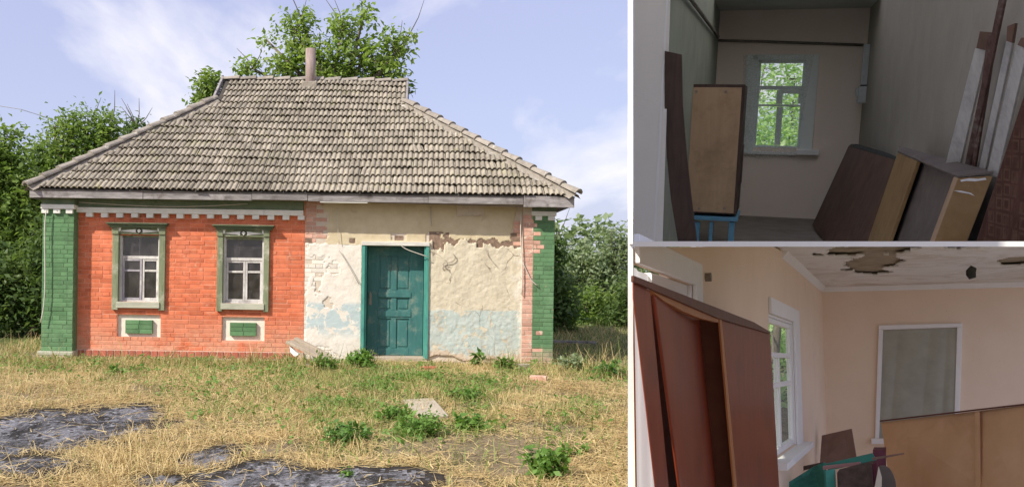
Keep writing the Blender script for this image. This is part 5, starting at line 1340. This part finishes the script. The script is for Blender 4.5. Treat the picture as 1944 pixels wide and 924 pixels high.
# green outside the room windows
p = T.world((T.d(1478, 200, TD).x, TD + 4.5, T.d(1478, 200, TD).z))
def TC(u, v, dd, r1, r2): q_ = T.world(T.d(u, v, dd)); s = dd / F; return (tuple(q_), (r1 * s, (r1 + r2) * .5 * s, r2 * s))
tree('window_tree', 'sunlit tree seen through the upper room window', (p.x, p.y, 0), [TC(1440, 255, 17, 40, 40), TC(1500, 240, 17.5, 45, 45), TC(1510, 150, 18, 40, 30), TC(1450, 130, 17.5, 40, 22), TC(1470, 290, 17, 60, 40), TC(1520, 205, 18.5, 26, 24)], 3000, .13, M['leaf_bright'], .06, 150, .26, shell=.2)
def BC(u, v, dd, r1, r2): q_ = B.world(B.d(u, v, dd)); s = dd / F; return (tuple(q_), (r1 * s, (r1 + r2) * .5 * s, r2 * s))
q_ = B.world(B.d(1470, 800, 13.2))
tree('window_bush', 'pale green bush outside the side window of the lower room', (q_.x, q_.y, -.05), [BC(1440, 640, 17.5, 40, 40), BC(1480, 690, 17.8, 45, 45), BC(1450, 750, 13.2, 45, 40), BC(1500, 620, 18.2, 40, 40), BC(1490, 780, 13.6, 40, 30), BC(1460, 600, 19, 50, 30)], 5200, .12, M['leaf_bright'], .05, 100, .2, shell=.2)
o = MB().tube([at(-40, 195, 40), at(40, 208, 40), at(130, 236, 41), at(200, 262, 42)], .012, 5).build('overhead_wire', M['wire_dark']); tag(o, 'thin overhead wire crossing the sky above the left trees', 'wire')

# ------------------------------------------------------------------ yard cover
def blade_mat(name, a, b, c):
    m = NB(name); r = m.rnd(); col = m.mix(r, a, b); col = m.mix(m.ramp(m.noise(m.pos(), 1.1, 3), .42, .68), col, c)
    m.l(col, m.p.inputs['Base Color']); m.p.inputs['Roughness'].default_value = .6
    t = m.n('ShaderNodeBsdfTranslucent'); m.l(col, t.inputs[0]); mx = m.n('ShaderNodeMixShader'); mx.inputs[0].default_value = .25
    m.l(m.p.outputs[0], mx.inputs[1]); m.l(t.outputs[0], mx.inputs[2]); m.l(mx.outputs[0], m.out.inputs[0]); return m.mat
M['straw'] = blade_mat('dry_straw', (0.40, 0.29, 0.12), (0.76, 0.62, 0.33), (0.56, 0.42, 0.20))
M['grass'] = blade_mat('green_grass', (0.13, 0.20, 0.04), (0.28, 0.35, 0.09), (0.32, 0.32, 0.13))
M['weed'] = leaf_mat('weed_leaf', (0.10, 0.21, 0.04), (0.20, 0.33, 0.08), None, .35)
M['weed_dark'] = leaf_mat('nettle_leaf', (0.07, 0.16, 0.035), (0.14, 0.26, 0.06), None, .3)

ASH = []          # outlines in photograph order, in metres on the ground
def ashmask(x, y):
    """1 inside the two burnt patches"""
    r = np.zeros_like(x)
    for (u, v, ru, rv) in ((90, 812, 200, 62), (-40, 840, 160, 75), (225, 790, 70, 36), (480, 900, 130, 45), (640, 915, 190, 34), (735, 936, 80, 14), (400, 860, 60, 26), (40, 885, 120, 34), (300, 905, 60, 18)):
        c0 = gnd(u, v); rx = ru / F * c0.y; ry = abs(gnd(u, v - rv * .8).y - c0.y)
        q = ((x - c0.x) / rx) ** 2 + ((y - c0.y) / ry) ** 2
        r = np.maximum(r, 1.25 - q + (fbm(x * 2.4, y * 2.4) - .5) * 1.3)
    return r
0 and print('B', B_l, 'W1', B.a(1314, 545, B_l), 'T_j', T.a(1258, 215, T_l), 'scale', B.a(1205, 500, B_l))
def visible_xy(n, vmin, vmax, umin=-30, umax=1210):
    """random ground points, even per square metre"""
    ya, yb = gnd(600, vmax).y, gnd(600, vmin).y
    out = []
    while sum(len(o) for o in out) < n:
        y = rng.uniform(ya, yb, n * 2); x = rng.uniform(-8.5, 4.5, n * 2)
        u = PU + x / y * F; k = (u > umin) & (u < umax); out.append(np.stack([x[k], y[k]], 1))
    return np.concatenate(out)[:n]
def strips(P, dirs, L, Wd, bend, lift):
    """each blade a bent strip of two quads; P base points (n,3), dirs (n,3) unit, L, Wd (n,)"""
    n = len(P); s = np.cross(dirs, np.array([0, 0, 1.0]) + rng.normal(0, .3, (n, 3))); s /= np.linalg.norm(s, axis=1, keepdims=True) + 1e-9
    b = bend[:, None] * rng.normal(0, 1, (n, 3)); b[:, 2] -= np.abs(bend) * lift
    p1 = P + dirs * (L * .55)[:, None]; p2 = P + dirs * L[:, None] + b * L[:, None]
    p2[:, 2] = np.maximum(p2[:, 2], P[:, 2] + .004)
    w = (s * (Wd * .5)[:, None])
    V = np.stack([P - w, P + w, p1 - w * .85, p1 + w * .85, p2 - w * .25, p2 + w * .25], 1).reshape(-1, 3)
    i = np.arange(n)[:, None] * 6
    Fq = np.concatenate([i + np.array([0, 1, 3, 2]), i + np.array([2, 3, 5, 4])])
    return V, Fq
def greenness(x, y):
    u = PU + x / y * F; v = PV + HC / y * F
    g = np.zeros_like(x)
    for (cu, cv, ru, rv, s) in ((640, 710, 120, 40, 1), (700, 770, 110, 45, 1), (780, 720, 90, 25, .8), (880, 740, 70, 30, .9), (900, 790, 45, 30, .7), (560, 740, 130, 40, .5), (300, 700, 180, 30, .45), (420, 760, 120, 30, .35), (120, 690, 160, 25, .4), (650, 815, 70, 30, .6), (980, 700, 60, 20, .5), (1150, 700, 60, 18, .6), (480, 700, 120, 25, .4), (780, 810, 70, 30, .7), (1100, 780, 80, 40, .2)):
        g = np.maximum(g, s * np.exp(-((u - cu) / ru) ** 2 - ((v - cv) / rv) ** 2))
    return g
def yard_cover():
    # straw lying on the ground
    xy = visible_xy(215000, 683, 940); x, y = xy[:, 0], xy[:, 1]
    am = ashmask(x, y); gr = greenness(x, y)
    u = PU + x / y * F; v = PV + HC / y * F
    bare = np.exp(-((u - 800) / 190) ** 2 - ((v - 868) / 38) ** 2) + .6 * np.exp(-((u - 980) / 120) ** 2 - ((v - 860) / 50) ** 2)
    dens = np.clip(-.55 + 2.6 * fbm(x * 1.4 + 4, y * 1.4, 4) - .55 * gr - .75 * bare, .06, 1)
    k = (rng.random(len(x)) < dens) & ((am < .12 + .5 * rng.random(len(x)) ** 2.5) | (rng.random(len(x)) < .05)); x, y = x[k], y[k]; n = len(x)
    ang = rng.normal(.4, 1.0, n) + 2.2 * fbm(x * .9, y * .9); el = np.abs(rng.normal(.03, .10, n))
    d = np.stack([np.cos(ang) * np.cos(el), np.sin(ang) * np.cos(el), np.sin(el)], 1)
    P = np.stack([x, y, gz(x, y) + rng.random(n) ** 2 * .035], 1)
    V1, F1 = strips(P, d, rng.uniform(.05, .17, n) + .22 * rng.random(n) ** 5, rng.uniform(.004, .009, n), rng.uniform(0, .25, n), .4)
    o = np_mesh('straw_litter', V1, F1, M['straw']); tag(o, 'cut dry straw scattered over the yard', 'straw', kind='stuff')
    # standing stubble tufts
    xy = visible_xy(2600, 684, 930); cx, cy = xy[:, 0], xy[:, 1]
    u = PU + cx / cy * F; v = PV + HC / cy * F
    edge = np.exp(-((u - 330) / 260) ** 2 - ((v - 880) / 60) ** 2)
    k = (ashmask(cx, cy) < .45) & (rng.random(len(cx)) < .25 + .8 * edge + .35 * (fbm(cx, cy) > .5)) & ~((u > 700) & (v > 800)); cx, cy = cx[k], cy[k]
    m_ = 16; x = np.repeat(cx, m_) + rng.normal(0, .06, len(cx) * m_); y = np.repeat(cy, m_) + rng.normal(0, .06, len(cx) * m_); n = len(x)
    d = rng.normal(0, .42, (n, 3)); d[:, 2] = 1; d /= np.linalg.norm(d, axis=1, keepdims=True)
    V2, F2 = strips(np.stack([x, y, gz(x, y) - .01], 1), d, rng.uniform(.04, .17, n) * np.repeat(1 + 1.0 * np.exp(-((PU + cx / cy * F - 300) / 110) ** 2 - ((PV + HC / cy * F - 890) / 40) ** 2), m_), rng.uniform(.004, .008, n), rng.uniform(.1, .5, n), .5)
    o = np_mesh('stubble', V2, F2, M['straw']); tag(o, 'standing dry grass stubble in the yard', 'stubble', kind='stuff')
    # green grass
    xy = visible_xy(85000, 684, 935); x, y = xy[:, 0], xy[:, 1]
    g = greenness(x, y) * np.clip(fbm(x * 2.2 + 9, y * 2.2, 4) * 2.4 - .35, 0, 1.3)
    k = (rng.random(len(x)) < g * 1.7 + .06) & (ashmask(x, y) < .2); x, y = x[k], y[k]; n = len(x)
    d = rng.normal(0, .38, (n, 3)); d[:, 2] = 1; d /= np.linalg.norm(d, axis=1, keepdims=True)
    V3, F3 = strips(np.stack([x, y, gz(x, y) - .01], 1), d, rng.uniform(.04, .17, n) * (0.6 + .6 * fbm(x * 3, y * 3)), rng.uniform(.006, .012, n), rng.uniform(.1, .5, n), .6)
    o = np_mesh('grass', V3, F3, M['grass']); tag(o, 'patches of short green grass in the yard', 'grass', kind='stuff')
    xy = visible_xy(42000, 684, 935); x, y = xy[:, 0], xy[:, 1]
    g = greenness(x, y) * np.clip(fbm(x * 1.7 + 21, y * 1.7 + 4, 4) * 3.4 - 1.35, 0, 1)
    k = (rng.random(len(x)) < g * 1.2) & (ashmask(x, y) < .2); x, y = x[k], y[k]
    hh = .02 + .11 * rng.random(len(x)) * np.clip(fbm(x * 2.5, y * 2.5) * 1.6, 0, 1)
    V5, F5 = leaves(np.stack([x, y, gz(x, y) + hh], 1), .055, len(x) * 2, .02, .0, .55); 
    o = np_mesh('ground_weeds', V5, F5, M['weed']); tag(o, 'low green leafy weeds spreading between straw before the door', 'weeds', kind='stuff')
    # strip of taller grass against the walls and on the shaded ground at the right and left
    x = rng.uniform(-8.2, 5.5, 26000); y = rng.uniform(15.4, 27, 26000)
    inside = (x > WX0 - .2) & (x < WX1 + .05) & (y > D - .22)
    foot = (np.abs(y - (D - .35)) < .4) & (x > WX0 - .4) & (x < WX1 + .2) & ~((x > DX0 - .1) & (x < DX1 + .1))
    k = ~inside & (foot | (y > D + .0) | (x < WX0 - .2) | (x > WX1 + .1)); k &= ~((x < PLX + .25) & (x > WX0 - .5) & (y > D - .75) & (y < D))
    u = PU + x / y * F; k &= (u < 1205)
    x, y = x[k], y[k]; n = len(x); d = rng.normal(0, .35, (n, 3)); d[:, 2] = 1; d /= np.linalg.norm(d, axis=1, keepdims=True)
    Ln = np.where((y < D) & (x > WX0 - .3) & (x < IX(440)), rng.uniform(.03, .10, n), rng.uniform(.06, .20, n))
    V4, F4 = strips(np.stack([x, y, gz(x, y) - .01], 1), d, Ln, rng.uniform(.006, .012, n), rng.uniform(.1, .6, n), .6)
    mi = np.tile((rng.random(n) < .45).astype(int), 2)
    tp = []
    for (uu, vv) in [(1088, 702), (1102, 698), (1125, 706), (1150, 700), (600, 704), (630, 700), (690, 695), (330, 692), (480, 690), (545, 694), (575, 700), (100, 700), (40, 690), (965, 700), (1060, 712), (225, 700), (400, 694), (940, 696), (1180, 715), (20, 670), (60, 664)]:
        q = gnd(uu, vv); tp += [(q.x + rng.normal(0, .10), q.y + rng.normal(0, .08)) for _ in range(70)]
    tp = np.array(tp); nt_ = len(tp); d2 = rng.normal(0, .30, (nt_, 3)); d2[:, 2] = 1; d2 /= np.linalg.norm(d2, axis=1, keepdims=True)
    V6, F6 = strips(np.stack([tp[:, 0], tp[:, 1], gz(tp[:, 0], tp[:, 1]) - .01], 1), d2, rng.uniform(.12, .42, nt_), rng.uniform(.006, .011, nt_), rng.uniform(.1, .5, nt_), .6)
    V4, F4, mi = np.concatenate([V4, V6]), np.concatenate([F4, F6 + len(V4)]), np.concatenate([mi, np.tile((rng.random(nt_) < .6).astype(int), 2)])
    o = np_mesh('tall_grass', V4, F4, [M['grass'], M['straw']], mi=mi); tag(o, 'taller mixed grass along the house foot and borders', 'grass', kind='stuff')
yard_cover()

# burnt patches: lumpy ash crusts
def ash_mat():
    m = NB('grey_white_ash'); v = m.pos()
    col = m.mix(m.ramp(m.noise(m.pos((1, .55, 1)), 3.0, 8, 0.78, .6), 0.42, 0.60), (0.035, 0.034, 0.035), (0.20, 0.20, 0.225))
    col = m.mix(m.ramp(m.noise(m.pos((1, .6, 1)), 16, 9, 0.85, .2), 0.52, 0.68), col, (0.50, 0.50, 0.54))
    col = m.mix(m.ramp(m.noise(v, 30, 6, 0.8), 0.52, 0.62), col, (0.02, 0.018, 0.018))
    return m.done(col, 1.0, m.noise(v, 60, 7, 0.85), 0.5, 0.015, 0.0)
M['ash'] = ash_mat()
M['char'] = mottled('black_charred_soil', (0.018, 0.015, 0.013), (0.05, 0.042, 0.036), 9, 0.98, 1.0, 40, c=(0.11, 0.09, 0.065), cs=14, ca=(.6, .72), bdist=.03)
def ash():
    st = .035
    xs = np.arange(-5.2, 1.6, st); ys = np.arange(6.3, 13.0, st * 1.2); X, Y = np.meshgrid(xs, ys); A = ashmask(X, Y)
    k = A > .02
    Z = gz(X, Y) + (fbm(X * 3, Y * 3, 3) - .45) * .012 + rng.random(X.shape) * .006 + .008
    Z = np.where(k, Z, gz(X, Y) - .012)
    V = np.stack([X, Y, Z], -1).reshape(-1, 3); nx = len(xs)
    i = np.arange(nx - 1)[None, :] + np.arange(len(ys) - 1)[:, None] * nx
    Fq = np.stack([i, i + 1, i + nx + 1, i + nx], -1).reshape(-1, 4)
    left = (V[:, 0] < -1.9) | ((V[:, 1] > 8.4) & (V[:, 0] < -1.75))
    kk = k.reshape(-1)[Fq].any(1)
    ctr = V[Fq].mean(1); isl = (ctr[:, 0] / ctr[:, 1] * F + PU) < 305
    for sel, lab in ((isl, 'burnt ground with grey ash at the left of the yard'), (~isl, 'burnt ground with grey ash at the front centre of the yard')):
        f = Fq[kk & sel]; used, inv = np.unique(f, return_inverse=True)
        ca = A.reshape(-1)[f].mean(1) + rng.normal(0, .20, len(f))
        o = np_mesh('burnt_ash', V[used], inv.reshape(f.shape), [M['ash'], M['char']], smooth=True, mi=(ca < .66).astype(int)); tag(o, lab, 'ash', kind='stuff')
ash()

# weeds, each its own plant
def weed(name, label, u, v, hgt, rad, n, size, mat, aspect=.55):
    p = gnd(u, v); p.z = float(gz(p.x, p.y)); t = thing(name, label, 'plant', p, group=None)
    mb = MB(); pts = []
    for k in range(max(4, n // 14)):
        a = random.uniform(0, 6.28); r_ = rad * random.random() ** .6; h_ = hgt * random.uniform(.5, 1) * (1 - .35 * r_ / rad)
        e = Vector((math.cos(a) * r_, math.sin(a) * r_, h_)); mb.tube([Vector((e.x * .3, e.y * .3, -.01)), Vector((e.x * .7, e.y * .7, h_ * .55)), e], [.007, .005, .003], 4, False)
        for q in (.35, .55, .75, .92, 1.0): pts.append((e.x * (.3 + .7 * q), e.y * (.3 + .7 * q), h_ * q))
    mb.build('stem', mat, t); V, Fq = leaves(pts, size, n, .022 + rad * .05, .05, aspect); V[:, 2] = np.maximum(V[:, 2], .004); np_mesh('foliage', V, Fq, mat, t)
for a in (('nettle', 'bushy green nettle plant alone at the front right of the yard', 1040, 903, .30, .20, 330, .075, M['weed']),
          ('nettle', 'low dark leafy weed left of the green shrublet by the slab', 655, 838, .17, .26, 420, .06, M['weed_dark']),
          ('weed_shrub', 'feathery green weed clump at the near end of the flat slab', 800, 826, .24, .24, 620, .05, M['weed']),
          ('weed_shrub', 'feathery green weed clump at the left side of the flat slab', 745, 794, .22, .24, 520, .05, M['weed']),
          ('dock_plant', 'broad leaved green weed to the right of the flat slab', 895, 812, .15, .20, 150, .10, M['weed']),
          ('weed_shrub', 'green weeds in front of the threshold to the right', 885, 757, .16, .34, 420, .06, M['weed']),
          ('weed_shrub', 'bright tall grass-like weed right at the door threshold', 685, 698, .34, .20, 360, .09, M['weed']),
          ('weed_shrub', 'leafy weed in front of the broken boards', 610, 702, .28, .26, 360, .07, M['weed']),
          ('dock_plant', 'upright broad-leaved weed growing before the blue plaster', 908, 692, .42, .13, 60, .13, M['weed_dark']),
          ('weed_shrub', 'light green weed growing by the right end of the plaster', 958, 700, .26, .17, 260, .08, M['weed']),
          ('weed_shrub', 'small green sprout growing out of the front ash patch', 660, 908, .08, .05, 40, .05, M['weed']),
          ('weed_shrub', 'small green weed before the red wall near the left window', 218, 708, .17, .13, 110, .06, M['weed']),
          ('weed_shrub', 'loose weed at the right border near the white post', 1165, 712, .30, .30, 200, .09, M['weed_dark']),
          ('weed_shrub', 'pale weed spreading at the right side of the yard', 1085, 858, .09, .25, 110, .06, M['weed']),
          ('weed_shrub', 'low weed beside the red loose brick at the right pilaster', 1085, 702, .36, .22, 240, .09, M['leaf_willow'])):
    weed(*a)
# flat slab, loose boards, bricks, wires
M['slab'] = mottled('weathered_concrete', (0.36, 0.31, 0.24), (0.46, 0.41, 0.33), 8, 0.95, 0.5, 40)
def on_ground(pts, th, name, mat, label, cat, z=.02, bevel=.008):
    P = [gnd(u, v, z + float(gz(gnd(u, v).x, gnd(u, v).y))) for u, v in pts]
    o = MB().solid([p + Vector((0, 0, th)) for p in P], (0, 0, -th - .02)).build(name, M[mat], bevel=bevel); return tag(o, label, cat)
on_ground(((765, 762), (822, 759), (852, 793), (798, 797)), .03, 'stepping_slab', 'slab', 'flat grey slab lying in the grass before the door', 'slab')
def box_at(name, mat, label, cat, u, v, L, Wd, H, rz, z=0.0, rx=0, ry=0):
    p = gnd(u, v); zz = float(gz(p.x, p.y)) + z
    o = MB().box(-L / 2, L / 2, -Wd / 2, Wd / 2, 0, H).build(name, M[mat], bevel=.008); o.location = (p.x, p.y, zz); o.rotation_euler = (R(rx), R(ry), R(rz)); return tag(o, label, cat)
box_at('loose_brick', 'soldier', 'loose red brick lying before the door threshold', 'brick', 813, 701, .26, .12, .07, 5)
box_at('loose_brick', 'bare', 'pink broken brick at the foot of the right pilaster', 'brick', 1022, 722, .24, .14, .09, -12)
box_at('stone', 'slab', 'pale stone at the foot of the plastered wall corner', 'stone', 992, 700, .20, .16, .12, 20)
box_at('rubble_lump', 'plinth', 'grey rubble piece lying left of the door under the boards', 'rubble', 575, 694, .40, .2, .06, 12)
p = at(550, 648, D - .45); q_ = at(612, 678, D - .62)
def beam(name, mat, label, a, b, w_, h_):
    a, b = Vector(a), Vector(b); d = b - a
    o = MB().box(0, d.length, -w_ / 2, w_ / 2, -h_ / 2, h_ / 2).build(name, M[mat], bevel=.006); o.location = a; o.rotation_mode = 'QUATERNION'; o.rotation_quaternion = d.to_track_quat('X', 'Z'); return tag(o, label, 'board')
beam('plank', 'board', 'thick grey plank sloping down on the pile left of the door', at(548, 648, D - .50), at(618, 680, D - .66), .26, .05)
beam('plank', 'board', 'second grey plank lying under the sloping one left of the door', at(560, 642, D - .22), at(628, 676, D - .30), .16, .05)
o = MB().solid([at(549, 657, D - .62), at(567, 672, D - .66), at(560, 677, D - .68), at(551, 668, D - .66)], (.02, .06, 0)).build('white_bag', M['r_white']); tag(o, 'crumpled white scrap under the sloping plank', 'scrap')
o = MB().box(-.6, .6, -.05, .05, 0, .05).build('lying_pole', M['fascia']); pp = gnd(1078, 655); o.location = (pp.x, pp.y, .05); o.rotation_euler = (0, 0, R(-14)); tag(o, 'grey pole lying in the shade right of the house', 'pole')
def wire(label, pts, r_=.006, mat='wire', y=D - .05):
    P = [at(u, v, y) for u, v in pts]
    Q = []
    for i in range(len(P) - 1):
        for t in (0, .33, .66): Q.append(P[i].lerp(P[i + 1], t))
    Q.append(P[-1])
    for _ in range(2): Q = [Q[0]] + [(Q[i - 1] + Q[i] * 2 + Q[i + 1]) / 4 for i in range(1, len(Q) - 1)] + [Q[-1]]
    o = MB().tube(Q, r_, 6).build('loose_wire', M[mat], smooth=True); tag(o, label, 'wire', 'loose wires on the house front')
wire('pale cable hanging down along the outer edge of the left pilaster', ((88, 398), (84, 430), (86, 520), (84, 580), (77, 612)), .009, 'wire', D - PP - .08)
wire('thin cable sagging under the left eave', ((150, 384), (260, 391), (360, 393), (470, 387)), .006, 'wire', D - .14)
wire('pale wire dangling over the teal door top', ((757, 462), (768, 472), (790, 480), (812, 487)), .008, 'wire', D - .11)
wire('curled grey wire on the cream plaster right of the door', ((860, 481), (866, 490), (858, 498), (842, 498), (840, 503), (850, 511)), .007, 'wire_dark', D - .06)
wire('grey wire hanging beside the square hole in the plaster', ((922, 470), (924, 482), (934, 495), (942, 504)), .006, 'wire_dark', D - .06)
wire('pale cable running down the right brick strip', ((989, 405), (988, 450), (992, 500), (991, 560)), .010, 'wire', D - .15)
wire('bent cable end curving over the worn green pilaster', ((992, 498), (1000, 515), (1008, 532), (1021, 543)), .008, 'wire', D - .15)
wire('thin vertical wire under the eave above the plaster', ((818, 392), (818, 415), (820, 430)), .006, 'wire_dark', D - .05)
wire('thin pale wire down the tan plaster left of the door', ((640, 395), (641, 430), (644, 462)), .005, 'wire', D - .05)
wire('grey wire slanting down the whitewash to the door frame', ((644, 475), (660, 500), (682, 540)), .006, 'wire_dark', D - .05)
